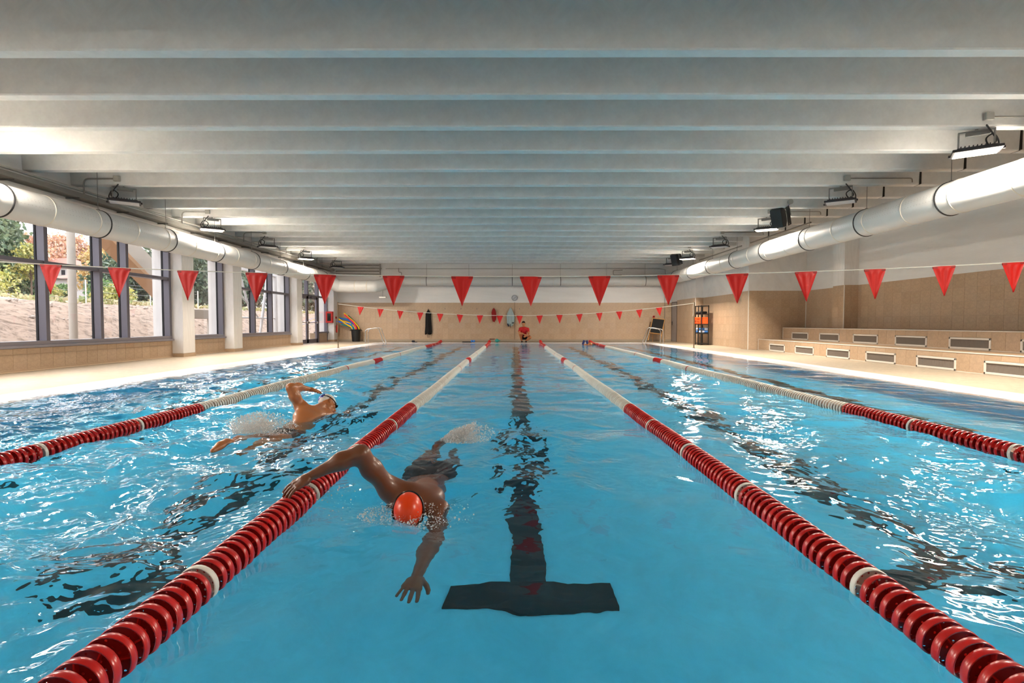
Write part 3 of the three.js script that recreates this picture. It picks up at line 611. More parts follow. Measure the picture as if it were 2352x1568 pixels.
// ------------------------------------------------------------------ seating steps in the alcove
mat('benchTop', '#bfa283', 0.42, { map: gTile }); mat('grilleMesh', '#8c8279', 0.6);
function bench(x0, x1, yb, yt, gx, label) {
  const t = thing('seating_step', label, 'bench', [x0, yb, -19.3]); const zN = 8.0;  // runs from z = -19.3 towards the camera
  const L = 19.3 + 2.6, h = yt - yb, pitch = 1.685, m = [M.tile0, M.tile1, M.tile2, M.tile3];
  obj('body', [box(x1 - x0 - 0.012, h - 0.02, L, (x1 - x0) / 2 + 0.006, (h - 0.02) / 2, L / 2)], M.grout, t);
  obj('seat_top', [rbox(x1 - x0 + 0.012, 0.024, L, 0.006, (x1 - x0) / 2 - 0.006, h - 0.012, L / 2)], M.benchTop, t);
  obj('nosing', rbox(0.02, 0.024, L, 0.006, -0.003, h - 0.011, L / 2), M.trimWhite, t);
  obj('end_strip', rbox(0.03, h, 0.03, 0.005, 0.004, h / 2, 0.004), M.trimWhite, t);
  const gh = 0.255, gw = 1.05, hh = h - 0.024; let i = 0;
  const tile = (z, w, y, k) => obj('tile', rbox(0.012, k - 0.004, w - 0.004, 0.0015, 0.0, y + k / 2, z + w / 2, 0, 0, 0, 1), m[(i++ * 7) % 4], t);
  tile(0, gx, 0, hh);
  for (let z = gx, k = 0; z < L - 1.6 && k < 10; z += pitch, k++) {
    const g = group('vent_grille', t), zc = z + gw / 2, yc = 0.008 + gh / 2, b = 0.042;
    obj('frame', [rbox(0.03, b, gw, 0.006, -0.004, yc + gh / 2 - b / 2, zc), rbox(0.03, b, gw, 0.006, -0.004, yc - gh / 2 + b / 2, zc), rbox(0.03, gh, b, 0.006, -0.004, yc, z + b / 2), rbox(0.03, gh, b, 0.006, -0.004, yc, z + gw - b / 2)], M.trimWhite, g);
    const bars = []; for (let q = z + b; q < z + gw - b; q += 0.016) bars.push(box(0.006, gh - 2 * b, 0.006, 0.0, yc, q)); for (let q = -4; q <= 4; q++) bars.push(box(0.005, 0.005, gw - 2 * b, 0.003, yc + q * 0.0185, zc));
    obj('mesh', [...bars, box(0.004, gh - 2 * b, gw - 2 * b, 0.008, yc, zc)], M.grilleMesh, g);
    for (let q = 0; q < 3; q++) tile(z + q * gw / 3, gw / 3, gh + 0.012, hh - gh - 0.012);
    for (let q = 0; q < 2; q++) tile(z + gw + q * (pitch - gw) / 2, (pitch - gw) / 2, 0, hh);
  }
  obj('skirting', box(0.014, 0.012, L, -0.004, 0.006, L / 2), M.trimWhite, t);
}
bench(9.05, 10.82, DECK, 0.42, 0.84, 'lower tiled seating step with white framed vents along its front');
bench(9.95, 10.82, 0.42, 0.84, 0.62, 'upper tiled seating step with darker framed vents, against the alcove wall');
// ------------------------------------------------------------------ things along the far end
{ // clock
  const t = thing('wall_clock', 'round grey wall clock high on the far wall, near its middle', 'clock', [0.07, 2.37, BACK + 0.0]);
  obj('case', new THREE.LatheGeometry([[0, 0], [0.155, 0], [0.158, 0.03], [0.145, 0.045], [0.138, 0.036], [0, 0.034]].map(([a, b]) => new THREE.Vector2(a, b)), 40).rotateX(Math.PI / 2), mat('clockCase', '#77797d', 0.4), t);
  obj('face', new THREE.CircleGeometry(0.138, 40).translate(0, 0, 0.0365), mat('clockFace', '#b9bcc2', 0.5), t);
  obj('hand', box(0.012, 0.09, 0.004, 0, 0.0, 0.04).translate(0, 0.04, 0).rotateZ(-0.8), M.blackPlastic, t);
  obj('hand', box(0.009, 0.12, 0.004, 0, 0.0, 0.043).translate(0, 0.05, 0).rotateZ(2.4), M.blackPlastic, t);
  const tk = []; for (let k = 0; k < 12; k++) tk.push(box(0.008, 0.02, 0.003, 0, 0.12, 0.037).rotateZ(k * Math.PI / 6)); obj('hour_marks', tk, M.blackPlastic, t);
}
obj('joint', box(0.014, TT - 0.12, 0.006, 0.07, TT / 2, BACK + 0.001), M.dark, wallBack);
// garments hanging from hooks
function garment(name, label, cat, x, top, bottom, prof, m, folds, extra) {
  const t = thing(name, label, cat, [x, bottom, BACK + 0.02]);
  const n = 40, k = 30, p = [], idx = [], H = top - bottom;
  for (let j = 0; j <= k; j++) { const v = j / k; let w = 0; for (let q = 0; q < prof.length - 1; q++) if (v >= prof[q][0]) { const a = (v - prof[q][0]) / (prof[q + 1][0] - prof[q][0]); w = lerp(prof[q][1], prof[q + 1][1], clamp(a, 0, 1)); }
    for (let i = 0; i <= n; i++) { const u = i / n * 2 * Math.PI, f = 1 + 0.16 * smooth(v, 0.05, 0.4) * Math.sin(u * folds + 2 * v) + 0.05 * Math.sin(u * 9 + v * 11); const hem = v > 0.9 ? 0.06 * Math.sin(u * 3 + 1) * (v - 0.9) * 10 : 0;
      p.push(w * Math.cos(u) * f, H * (1 - v) + hem * H * 0.5, 0.075 + 0.075 * Math.sqrt(w / 0.2) * Math.sin(u) * f); } }
  for (let j = 0; j < k; j++) for (let i = 0; i < n; i++) { const a = j * (n + 1) + i, b = a + 1, c = a + n + 1, d = c + 1; idx.push(a, b, c, b, d, c); }
  const g = new THREE.BufferGeometry(); g.setAttribute('position', new THREE.Float32BufferAttribute(p, 3)); g.setIndex(idx); g.computeVertexNormals();
  obj('cloth', g, m, t); obj('loop', tube([[0, H - 0.01, 0.08], [0.015, H + 0.03, 0.05], [-0.015, H + 0.03, 0.05], [0, H - 0.01, 0.08]], 0.005, 16, 5), m, t);
  if (extra) extra(t, H);
}
mat('clothBlack', '#08080a', 0.9); mat('clothRed', '#8e1216', 0.85); mat('clothBlue', '#9fb4b6', 0.85); mat('clothNavy', '#1c2740', 0.85);
garment('bathrobe', 'long black hooded robe hanging on the far wall', 'robe', -4.6, 1.75, 0.42, [[0, 0.012], [0.08, 0.07], [0.15, 0.13], [0.2, 0.15], [0.24, 0.135], [0.5, 0.14], [0.9, 0.165], [1, 0.16]], M.clothBlack, 4, (t) => obj('belt', [tube([[0.0, 0.1, 0.16], [-0.03, -0.05, 0.15], [-0.04, -0.2, 0.12]], 0.012, 12, 6), tube([[0.03, 0.1, 0.16], [0.04, -0.05, 0.15], [0.03, -0.21, 0.12]], 0.012, 12, 6)], M.clothBlack, t));
garment('towel', 'dark red towel hanging on the far wall beside the pale robe', 'towel', -1.06, 1.8, 1.08, [[0, 0.03], [0.1, 0.08], [0.3, 0.12], [0.6, 0.12], [0.85, 0.1], [1, 0.045]], M.clothRed, 3);
garment('bathrobe', 'pale grey blue robe hanging on the far wall above the crouching coach', 'robe', -0.15, 1.82, 0.86, [[0, 0.03], [0.1, 0.09], [0.3, 0.155], [0.5, 0.185], [0.8, 0.17], [1, 0.11]], M.clothBlue, 4, (t) => { obj('lining', [box(0.07, 0.16, 0.03, -0.13, 0.04, 0.15, 0, 0, 0.35), box(0.06, 0.06, 0.03, 0.14, 0.16, 0.15)], M.clothNavy, t); obj('belt', tube([[0, 0.1, 0.16], [0.0, -0.02, 0.15], [0.01, -0.13, 0.12]], 0.01, 10, 6), M.clothNavy, t); });
for (const [x, w] of [[-3.7, 'first hook to the right of the black robe'], [-2.84, 'second hook to the right of the black robe'], [-1.98, 'hook to the left of the red towel'], [0.34, 'hook to the right of the pale robe']]) {
  const t = thing('wall_hook', 'small empty wall hook, the ' + w, 'hook', [x, 1.78, BACK], 0, 'empty hooks on the far wall');
  obj('plate', rbox(0.03, 0.06, 0.008, 0.003, 0, 0, 0.004), M.galvanised, t); obj('peg', tube([[0, -0.01, 0.005], [0, -0.015, 0.04], [0, 0.02, 0.06]], 0.008, 12, 6), M.galvanised, t);
}
{ // exit light on a stem below the duct elbow
  const t = thing('hanging_sign', 'small white emergency sign hanging on a stem below the far left duct', 'sign', [-6.6, 2.27, -26.45]);
  obj('panel', rbox(0.34, 0.06, 0.12, 0.012, 0, 0.03, 0), mat('signWhite', '#efe9e0', 0.4), t);
  obj('cap', rbox(0.36, 0.02, 0.14, 0.006, 0, 0.07, 0), M.boxGrey, t); obj('stem', rod([0, 0.08, 0], [0, 0.4, 0], 0.012, 8), M.galvanised, t);
}
{ // hose cabinet and extinguisher on the pier
  const t = thing('fire_hose_cabinet', 'red fire hose cabinet with a dark window on the white pier', 'cabinet', [-9.75, 1.02, -27.8]);
  obj('box', rbox(0.37, 0.6, 0.14, 0.012, 0, 0.3, 0.07), M.red, t);
  const d = obj('door', [rbox(0.35, 0.1, 0.02, 0.004, 0, 0.05, 0.145), rbox(0.35, 0.1, 0.02, 0.004, 0, 0.55, 0.145), rbox(0.08, 0.4, 0.02, 0.004, -0.135, 0.3, 0.145), rbox(0.08, 0.4, 0.02, 0.004, 0.135, 0.3, 0.145)], M.red, t);
  obj('window', box(0.2, 0.42, 0.008, 0, 0.3, 0.142), mat('cabinetGlass', '#0a0c10', 0.08), d);
  obj('handle', rbox(0.015, 0.06, 0.02, 0.004, 0.15, 0.3, 0.16), M.steel, d);
  obj('pipe', rod([-0.19, -1.0, 0.03], [-0.19, 0.02, 0.03], 0.025, 8), M.conduitGrey, t);
  const e = thing('fire_extinguisher', 'slim red fire extinguisher on the side of the white pier', 'extinguisher', [-9.46, 0.5, -28.05]);
  obj('cylinder', new THREE.LatheGeometry([[0, 0], [0.055, 0], [0.06, 0.02], [0.06, 0.34], [0.04, 0.39], [0.018, 0.41], [0.018, 0.44], [0, 0.44]].map(([a, b]) => new THREE.Vector2(a, b)), 20), M.red, e);
  obj('valve', [rbox(0.03, 0.03, 0.09, 0.005, 0, 0.46, 0.02), tube([[0, 0.45, 0.03], [0.06, 0.4, 0.06], [0.07, 0.2, 0.05]], 0.01, 16, 6)], M.blackPlastic, e); obj('wall_bracket', box(0.05, 0.03, 0.1, -0.05, 0.3, 0), M.galvanised, e);
  const a = thing('alarm_button', 'small red alarm button on the side of the white pier', 'alarm', [-9.54, 1.3, -28.05]);
  obj('housing', rbox(0.05, 0.11, 0.11, 0.008, 0.025, 0, 0), M.red, a); obj('button', put(new THREE.CylinderGeometry(0.028, 0.028, 0.02, 14), 0.055, 0, 0, 0, 0, Math.PI / 2), M.blackPlastic, a);
}
// noodle bin
{
  const bx = -8.42, bz = -27.95;
  const t = thing('bin', 'black round bin full of foam noodles at the far left', 'bin', [bx, DECK, bz]);
  obj('tub', new THREE.LatheGeometry([[0, 0.01], [0.2, 0], [0.21, 0.02], [0.25, 0.62], [0.24, 0.62], [0.2, 0.03], [0, 0.025]].map(([a, b]) => new THREE.Vector2(a, b)), 36), M.blackPlastic, t);
  obj('rim', new THREE.LatheGeometry([[0.243, 0.6], [0.285, 0.6], [0.285, 0.645], [0.243, 0.655], [0.243, 0.6]].map(([a, b]) => new THREE.Vector2(a, b)), 36), M.blackPlastic, t);
  obj('handle', rbox(0.05, 0.03, 0.12, 0.008, 0.3, 0.6, 0), M.blackPlastic, t); obj('handle', rbox(0.05, 0.03, 0.12, 0.008, -0.3, 0.6, 0), M.blackPlastic, t);
  mat('foamYellow', '#f2c010', 0.7); mat('foamBlue', '#1766d8', 0.7); mat('foamTeal', '#0d8a8a', 0.7); mat('foamRed', '#e8203c', 0.7); mat('foamGreen', '#0c5a4c', 0.7);
  const list = [['foamYellow', 'yellow', 0.17, -0.02, -0.25, 1.18, -0.62, 1.5, 'curving over the top, rightmost in the bin'], ['foamGreen', 'dark green', 0.12, -0.1, -0.1, 1.05, -0.42, 1.38, 'standing behind the rightmost yellow one'], ['foamRed', 'pinkish red', 0.07, 0.1, -0.14, 1.05, -0.58, 1.42, 'lying across the top of the bundle'], ['foamTeal', 'teal', 0.03, -0.12, -0.3, 1.15, -0.9, 1.26, 'reaching furthest left, high in the bundle'], ['foamBlue', 'blue', 0.0, -0.04, -0.36, 1.12, -0.84, 1.24, 'arching high beneath the teal one'], ['foamYellow', 'yellow', -0.02, 0.06, -0.3, 0.98, -0.74, 1.1, 'mid bundle under the red one'], ['foamBlue', 'blue', -0.07, 0.12, -0.34, 0.95, -0.98, 1.08, 'low and reaching left to the pole'], ['foamYellow', 'yellow', -0.14, 0.14, -0.4, 0.88, -0.86, 1.2, 'crossing in front on the left side'], ['foamTeal', 'teal', -0.12, 0.02, -0.42, 0.82, -0.76, 0.92, 'lowest on the left side'], ['foamTeal', 'light teal', -0.1, 0.16, -0.16, 0.78, -0.22, 0.94, 'short one standing at the front']];
  list.forEach(([m, c, x0, z0, xm, ym, x1, y1, where]) => {
    const L = [[x0 * 0.6, 0.05, z0 * 0.7], [x0, 0.5, z0], [x0 - 0.02, 0.72, z0], [lerp(x0, xm, 0.55), lerp(0.72, ym, 0.62), z0], [xm, ym, z0 * 0.9], [x1, y1, z0 * 0.7]].map(([a, b, d]) => [a, b - 0.05, d]);
    const n = obj('pool_noodle', [tube(L, 0.034, 36, 10), new THREE.SphereGeometry(0.0338, 10, 6).translate(...L[5])], M[m]); n.position.set(bx, DECK + 0.05, bz);
    tag(n, c + ' foam noodle in the black bin, ' + where, 'noodle', 'foam noodles in the bin');
  });
}
// shelf rack with boards and buoys
{
  const t = thing('shelf_rack', 'black metal shelf rack against the right wall', 'shelf', [8.36, DECK, -23.3]);
  const W = 0.36, L = 0.8, ys = [0.07, 0.52, 0.93, 1.39, 1.75];
  for (const [x, z] of [[0.02, -0.02], [W - 0.02, -0.02], [0.02, -L + 0.02], [W - 0.02, -L + 0.02], [0.02, -L / 2]]) obj('post', rbox(0.04, 1.78, 0.04, 0.006, x, 0.89, z), M.blackPlastic, t);
  for (const y of ys) obj('shelf', [rbox(W, 0.035, L, 0.008, W / 2, y, -L / 2)], M.blackPlastic, t);
  const r = rng(71); mat('foamOrange', '#e8560e', 0.7); mat('foamPale', '#b9c6e0', 0.7); mat('foamMid', '#2f6cb4', 0.7);
  const board = rbox(0.44, 0.036, 0.3, 0.014, 0, 0, 0), buoy = join([put(new THREE.CapsuleGeometry(0.06, 0.1, 6, 14), 0, 0, -0.055, 0, 0, 0), put(new THREE.CapsuleGeometry(0.06, 0.1, 6, 14), 0, 0, 0.055)]).rotateZ(Math.PI / 2);
  const row = ['lowest', 'second', 'third', 'fourth', 'fifth', 'sixth', 'seventh', 'topmost'];
  for (let s = 0; s < 2; s++) for (let k = 0; k < 8; k++) { const m = obj('kickboard', board, M.foamOrange); m.position.set(8.52 + (r() - 0.5) * 0.03, DECK + 0.967 + k * 0.038, -23.3 - 0.2 - s * 0.39); m.rotation.y = (r() - 0.5) * 0.08;
    tag(m, 'orange foam kickboard, ' + row[k] + ' of the ' + (s ? 'far' : 'near') + ' stack on the shelf rack', 'kickboard', 'orange kickboards on the shelf rack'); }
  for (let s = 0; s < 2; s++) for (let k = 0; k < 2; k++) for (let q = 0; q < 2; q++) { const m = obj('pull_buoy', buoy, (k + q + s) % 2 ? M.foamMid : M.foamPale); m.position.set(8.47 + q * 0.17, DECK + 0.598 + k * 0.122, -23.3 - 0.2 - s * 0.39);
    tag(m, ((k + q + s) % 2 ? 'blue' : 'pale blue') + ' pull buoy in the ' + (k ? 'upper' : 'lower') + ' row, ' + (q ? 'back' : 'front') + ' of the ' + (s ? 'far' : 'near') + ' half of the rack', 'pull buoy', 'pull buoys on the shelf rack'); }
  for (let s = 0; s < 2; s++) { const m = obj('swim_fin', [put(new THREE.CapsuleGeometry(0.05, 0.3, 6, 12), 0, 0, 0, 0, 0, Math.PI / 2), rbox(0.2, 0.02, 0.2, 0.008, -0.14, 0, 0)], M.rubberBlack); m.position.set(8.5, DECK + 1.46, -23.5 - s * 0.38); tag(m, 'black rubber fin on the upper shelf of the rack, ' + (s ? 'far' : 'near') + ' half', 'swim fin', 'black fins on the shelf rack'); }
}
// blackboard on a wooden easel
{
  const t = thing('easel', 'wooden easel holding a blackboard in the far right corner', 'easel', [7.55, DECK, -27.55], -0.5);
  const w = mat('wood', '#b98a52', 0.6), lean = new THREE.Group(); lean.name = 'board_frame'; t.add(lean); lean.position.set(-0.1, 0.02, 0.15); lean.rotation.set(-0.32, 0, -0.12, 'YXZ');
  obj('blackboard', rbox(0.6, 0.78, 0.02, 0.004, 0, 0.86, 0), mat('slate', '#0b0b0c', 0.7), lean);
  obj('frame', [rbox(0.04, 1.28, 0.03, 0.005, -0.32, 0.64, 0), rbox(0.04, 1.28, 0.03, 0.005, 0.32, 0.64, 0), rbox(0.68, 0.04, 0.03, 0.005, 0, 1.26, 0), rbox(0.68, 0.05, 0.03, 0.005, 0, 0.44, 0)], w, lean);
  obj('ledge', rbox(0.6, 0.03, 0.1, 0.005, 0, 0.42, 0.05), w, lean);
  for (const s of [-1, 1]) obj('rear_leg', rod([s * 0.28, 1.2, -0.38], [s * 0.3, 0.0, -0.42], 0.018, 6), w, t);
  obj('knob', new THREE.SphereGeometry(0.03, 12, 8).translate(0, 1.3, 0), w, lean);
  const m = thing('lifebuoy_hook', 'small dark round hook on the far wall above the blackboard', 'hook', [7.62, 1.35, BACK]);
  obj('ring', new THREE.TorusGeometry(0.05, 0.016, 8, 20).translate(0, 0, 0.03), M.red, m); obj('plate', rbox(0.06, 0.1, 0.02, 0.004, 0, 0, 0.01), M.dark, m);
}
// odds and ends along the far edge
function lone(name, geo, m, p, label, cat, ry = 0) { const o = obj(name, geo, m); o.position.set(...p); o.rotation.y = ry; return tag(o, label, cat); }
lone('swim_fin', [rbox(0.24, 0.03, 0.13, 0.012, 0, 0.015, 0), put(new THREE.CapsuleGeometry(0.045, 0.08, 5, 12), -0.07, 0.06, 0, 0, 0, Math.PI / 2)], mat('finNavy', '#161a2a', 0.6), [-5.02, DECK + 0.004, -26.55], 'dark navy fin lying on the far pool edge left of the ropes', 'swim fin');
lone('kickboard', rbox(0.46, 0.045, 0.26, 0.02, 0, 0.0225, 0), M.rubberBlack, [-2.36, DECK + 0.004, -26.55], 'flat black kickboard lying on the far pool edge', 'kickboard');
lone('pull_buoy', [put(new THREE.CapsuleGeometry(0.06, 0.1, 6, 14), -0.055, 0.06, 0, Math.PI / 2), put(new THREE.CapsuleGeometry(0.06, 0.1, 6, 14), 0.055, 0.06, 0, Math.PI / 2)], mat('buoyBlue', '#2c7fe0', 0.6), [-2.06, DECK + 0.004, -26.6], 'bright blue pull buoy standing on the far pool edge', 'pull buoy');
lone('pole', rod([-0.14, 0.02, 0], [0.14, 0.02, 0], 0.018, 8), mat('stickRed', '#5a1a14', 0.5), [-1.15, DECK + 0.1, BACK + 0.05], 'short dark red stick lying on the ledge of the far wall', 'stick');
lone('net_bag', [new THREE.SphereGeometry(0.1, 18, 12).scale(1, 0.95, 0.9).translate(0, 0.092, 0), put(new THREE.ConeGeometry(0.05, 0.12, 12), 0.13, 0.09, 0, 0, 0, -1.4)], mat('bagTeal', '#2f9c93', 0.6), [-0.83, DECK + 0.004, -26.55], 'round teal bag on the far pool edge beside the coach', 'bag');
// ------------------------------------------------------------------ people: smooth unions of tapered limbs, meshed on a grid
function capsule(a, b, ra, rb) { const A = V(...a), B = V(...b), d = B.clone().sub(A), L2 = d.lengthSq();
  return { lo: [0, 1, 2].map((i) => Math.min(a[i], b[i]) - Math.max(ra, rb)), hi: [0, 1, 2].map((i) => Math.max(a[i], b[i]) + Math.max(ra, rb)),
    f: (x, y, z) => { const px = x - A.x, py = y - A.y, pz = z - A.z, t = clamp((px * d.x + py * d.y + pz * d.z) / L2, 0, 1); return Math.hypot(px - d.x * t, py - d.y * t, pz - d.z * t) - lerp(ra, rb, t); } }; }
function ellipsoid(c, r, rot = [0, 0, 0]) { const q = new THREE.Quaternion().setFromEuler(new THREE.Euler(...rot, 'YXZ')).invert(), m = Math.max(...r), v = V(), mn = Math.min(...r);
  return { lo: c.map((k) => k - m), hi: c.map((k) => k + m), f: (x, y, z) => { v.set(x - c[0], y - c[1], z - c[2]).applyQuaternion(q); const k0 = Math.hypot(v.x / r[0], v.y / r[1], v.z / r[2]), k1 = Math.hypot(v.x / r[0] ** 2, v.y / r[1] ** 2, v.z / r[2] ** 2); return k1 < 1e-9 ? -mn : k0 * (k0 - 1) / k1; } }; }
function blend(prims, k) { return (x, y, z) => { let d = 1e3; for (const p of prims) { const m = 0.09; if (x < p.lo[0] - m || y < p.lo[1] - m || z < p.lo[2] - m || x > p.hi[0] + m || y > p.hi[1] + m || z > p.hi[2] + m) continue; const e = p.f(x, y, z), h = Math.max(k - Math.abs(d - e), 0) / k; d = Math.min(d, e) - h * h * k * 0.25; } return d; }; }
const bounds = (prims, m) => [[0, 1, 2].map((i) => Math.min(...prims.map((p) => p.lo[i])) - m), [0, 1, 2].map((i) => Math.max(...prims.map((p) => p.hi[i])) + m)];
function meshField(f, lo, hi, c) { // surface nets
  const n = [0, 1, 2].map((i) => Math.ceil((hi[i] - lo[i]) / c) + 2), F = new Float32Array(n[0] * n[1] * n[2]), at = (i, j, k) => i + n[0] * (j + n[1] * k);
  for (let k = 0; k < n[2]; k++) for (let j = 0; j < n[1]; j++) for (let i = 0; i < n[0]; i++) F[at(i, j, k)] = f(lo[0] + i * c, lo[1] + j * c, lo[2] + k * c);
  const vid = new Int32Array(F.length).fill(-1), p = [], nn = [], idx = [], e = c * 0.5;
  for (let k = 0; k < n[2] - 1; k++) for (let j = 0; j < n[1] - 1; j++) for (let i = 0; i < n[0] - 1; i++) {
    let s = 0, x = 0, y = 0, z = 0, m = 0; const C = [];
    for (let b = 0; b < 8; b++) { const v = F[at(i + (b & 1), j + (b >> 1 & 1), k + (b >> 2))]; C.push(v); if (v < 0) s++; }
    if (s === 0 || s === 8) continue;
    for (let b = 0; b < 8; b++) for (const d of [1, 2, 4]) if (!(b & d)) { const v0 = C[b], v1 = C[b | d]; if (v0 < 0 !== v1 < 0) { const t = v0 / (v0 - v1); x += (b & 1) + (d === 1 ? t : 0); y += (b >> 1 & 1) + (d === 2 ? t : 0); z += (b >> 2) + (d === 4 ? t : 0); m++; } }
    vid[at(i, j, k)] = p.length / 3; p.push(lo[0] + (i + x / m) * c, lo[1] + (j + y / m) * c, lo[2] + (k + z / m) * c);
  }
  for (let k = 1; k < n[2] - 1; k++) for (let j = 1; j < n[1] - 1; j++) for (let i = 1; i < n[0] - 1; i++) {
    const a = F[at(i, j, k)];
    const quad = (b, q) => { if (a < 0 === b < 0) return; const [v0, v1, v2, v3] = q; if (a < 0) idx.push(v0, v1, v2, v0, v2, v3); else idx.push(v0, v2, v1, v0, v3, v2); };
    quad(F[at(i + 1, j, k)], [vid[at(i, j - 1, k - 1)], vid[at(i, j, k - 1)], vid[at(i, j, k)], vid[at(i, j - 1, k)]]);
    quad(F[at(i, j + 1, k)], [vid[at(i - 1, j, k - 1)], vid[at(i - 1, j, k)], vid[at(i, j, k)], vid[at(i, j, k - 1)]]);
    quad(F[at(i, j, k + 1)], [vid[at(i - 1, j - 1, k)], vid[at(i, j - 1, k)], vid[at(i, j, k)], vid[at(i - 1, j, k)]]);
  }
  for (let q = 0; q < p.length; q += 3) { const [x, y, z] = [p[q], p[q + 1], p[q + 2]], g = V(f(x + e, y, z) - f(x - e, y, z), f(x, y + e, z) - f(x, y - e, z), f(x, y, z + e) - f(x, y, z - e)).normalize(); nn.push(g.x, g.y, g.z); }
  const G = new THREE.BufferGeometry(); G.setAttribute('position', new THREE.Float32BufferAttribute(p, 3)); G.setAttribute('normal', new THREE.Float32BufferAttribute(nn, 3)); G.setAttribute('uv', new THREE.Float32BufferAttribute(new Float32Array(p.length / 3 * 2), 2)); G.setIndex(idx); return G;
}
const limb = (pts, radii) => pts.slice(1).map((p, i) => capsule(pts[i], p, radii[i], radii[i + 1]));
// a hand: palm plus five bent fingers. w = wrist, dir = along the hand, up = back of the hand, side = thumb side
function hand(w, dir, up, s = 1, curl = 0.25, spread = 0.1) {
  const D = V(...dir).normalize(), U = V(...up).addScaledVector(D, -V(...up).dot(D)).normalize(), S = V().crossVectors(U, D).normalize(), W = V(...w), at = (d, a, u) => W.clone().addScaledVector(D, d * Math.abs(s)).addScaledVector(S, a * s).addScaledVector(U, u * Math.abs(s)).toArray();
  const q = Math.abs(s), palm = [capsule(at(0, 0, 0), at(0.04, 0, 0), 0.024 * q, 0.026 * q), capsule(at(0.03, 0.02, 0), at(0.085, 0.028, 0.002), 0.019 * q, 0.014 * q), capsule(at(0.03, 0, 0), at(0.09, 0.006, 0.004), 0.019 * q, 0.014 * q), capsule(at(0.03, -0.015, 0), at(0.085, -0.018, 0.002), 0.018 * q, 0.013 * q), capsule(at(0.03, -0.024, -0.002), at(0.078, -0.034, 0), 0.015 * q, 0.012 * q)];
  const fingers = [];
  const finger = (a, len, r, sp) => { let d = 0.085, y = 0.002, x = a, ang = 0.05; const pts = [at(d, x, y)]; [0.45, 0.32, 0.23].forEach((f, i) => { ang += curl * (i ? 1 : 0.6); d += len * f * Math.cos(ang); y -= len * f * Math.sin(ang); x += sp * len * f; pts.push(at(d, x, y)); }); fingers.push(...limb(pts, [r, r * 0.95, r * 0.88, r * 0.75].map((v) => v * q))); };
  finger(0.03, 0.075, 0.0095, spread * 1.2); finger(0.009, 0.083, 0.0098, spread * 0.2); finger(-0.014, 0.077, 0.0093, -spread * 0.7); finger(-0.034, 0.06, 0.0082, -spread * 1.6);
  fingers.push(...limb([at(0.015, 0.022, -0.006), at(0.045, 0.05, -0.012), at(0.075, 0.064, -0.018), at(0.095, 0.068, -0.022)], [0.016, 0.0125, 0.0105, 0.008].map((v) => v * q)));
  const pf = blend(palm, 0.012 * q), ff = fingers, g = (x, y, z) => { let d = pf(x, y, z); let e = 1e3; for (const p of ff) { const k = p.f(x, y, z); if (k < e) e = k; } const h = Math.max(0.007 * q - Math.abs(d - e), 0) / (0.007 * q); return Math.min(d, e) - h * h * 0.007 * q * 0.25; };
  const [lo, hi] = bounds([...palm, ...fingers], 0.008); return meshField(g, lo, hi, 0.0036 * q);
}
// a head looking along `look`, crown towards `crown`: returns frame and primitives
function headFrame(c, look, crown, s = 1) { const F = V(...look).normalize(), U = V(...crown).addScaledVector(F, -V(...crown).dot(F)).normalize(), R = V().crossVectors(U, F).normalize();
  const q = new THREE.Quaternion().setFromRotationMatrix(new THREE.Matrix4().makeBasis(R, U, F)), at = (r, u, f) => V(...c).addScaledVector(R, r * s).addScaledVector(U, u * s).addScaledVector(F, f * s).toArray();
  return { c, F, U, R, q, s, at, quat: q }; }
function localField(h, f) { const qi = h.q.clone().invert(), v = V(); return (x, y, z) => { v.set(x - h.c[0], y - h.c[1], z - h.c[2]).applyQuaternion(qi).divideScalar(h.s); return f(v.x, v.y, v.z) * h.s; }; }
const skullPrims = [ellipsoid([0, 0.035, -0.012], [0.076, 0.088, 0.095]), ellipsoid([0, -0.03, 0.02], [0.062, 0.085, 0.07]), ellipsoid([0, -0.085, 0.045], [0.034, 0.03, 0.03])];
const facePrims = [...skullPrims, capsule([0, 0.005, 0.088], [0, -0.035, 0.106], 0.009, 0.013), capsule([-0.013, -0.04, 0.094], [0.013, -0.04, 0.094], 0.008, 0.008), capsule([-0.02, -0.068, 0.083], [0.02, -0.068, 0.083], 0.008, 0.008), capsule([-0.018, -0.079, 0.08], [0.018, -0.079, 0.08], 0.008, 0.008), capsule([-0.045, 0.022, 0.078], [0.045, 0.022, 0.078], 0.01, 0.01), ellipsoid([0.078, -0.01, -0.005], [0.01, 0.032, 0.02]), ellipsoid([-0.078, -0.01, -0.005], [0.01, 0.032, 0.02]), ellipsoid([0.035, -0.035, 0.06], [0.025, 0.02, 0.025]), ellipsoid([-0.035, -0.035, 0.06], [0.025, 0.02, 0.025])];
const faceField = (() => { const b = blend(facePrims, 0.016), eyes = [ellipsoid([0.032, 0.0, 0.09], [0.017, 0.011, 0.012]), ellipsoid([-0.032, 0.0, 0.09], [0.017, 0.011, 0.012])]; return (x, y, z) => { let d = b(x, y, z); for (const e of eyes) d = Math.max(d, -e.f(x, y, z) ); return d; }; })();
function headGeo(h, cell = 0.004) { const g = meshField(faceField, [-0.1, -0.13, -0.12], [0.1, 0.14, 0.13], cell); return g.applyMatrix4(new THREE.Matrix4().compose(V(...h.c), h.q, V(h.s, h.s, h.s))); }
function capGeo(h, cell = 0.004, cut = (x, y, z) => 0.022 - y - 0.75 * Math.max(0, -z)) { const b = blend(skullPrims, 0.02), f = (x, y, z) => Math.max(b(x, y, z) - 0.005, cut(x, y, z)); return meshField(f, [-0.11, -0.13, -0.13], [0.11, 0.15, 0.13], cell).applyMatrix4(new THREE.Matrix4().compose(V(...h.c), h.q, V(h.s, h.s, h.s))); }
function person(label, base) { return thing('person', label, 'person', base); }
const rel = (g, o) => g.translate(-o[0], -o[1], -o[2]);
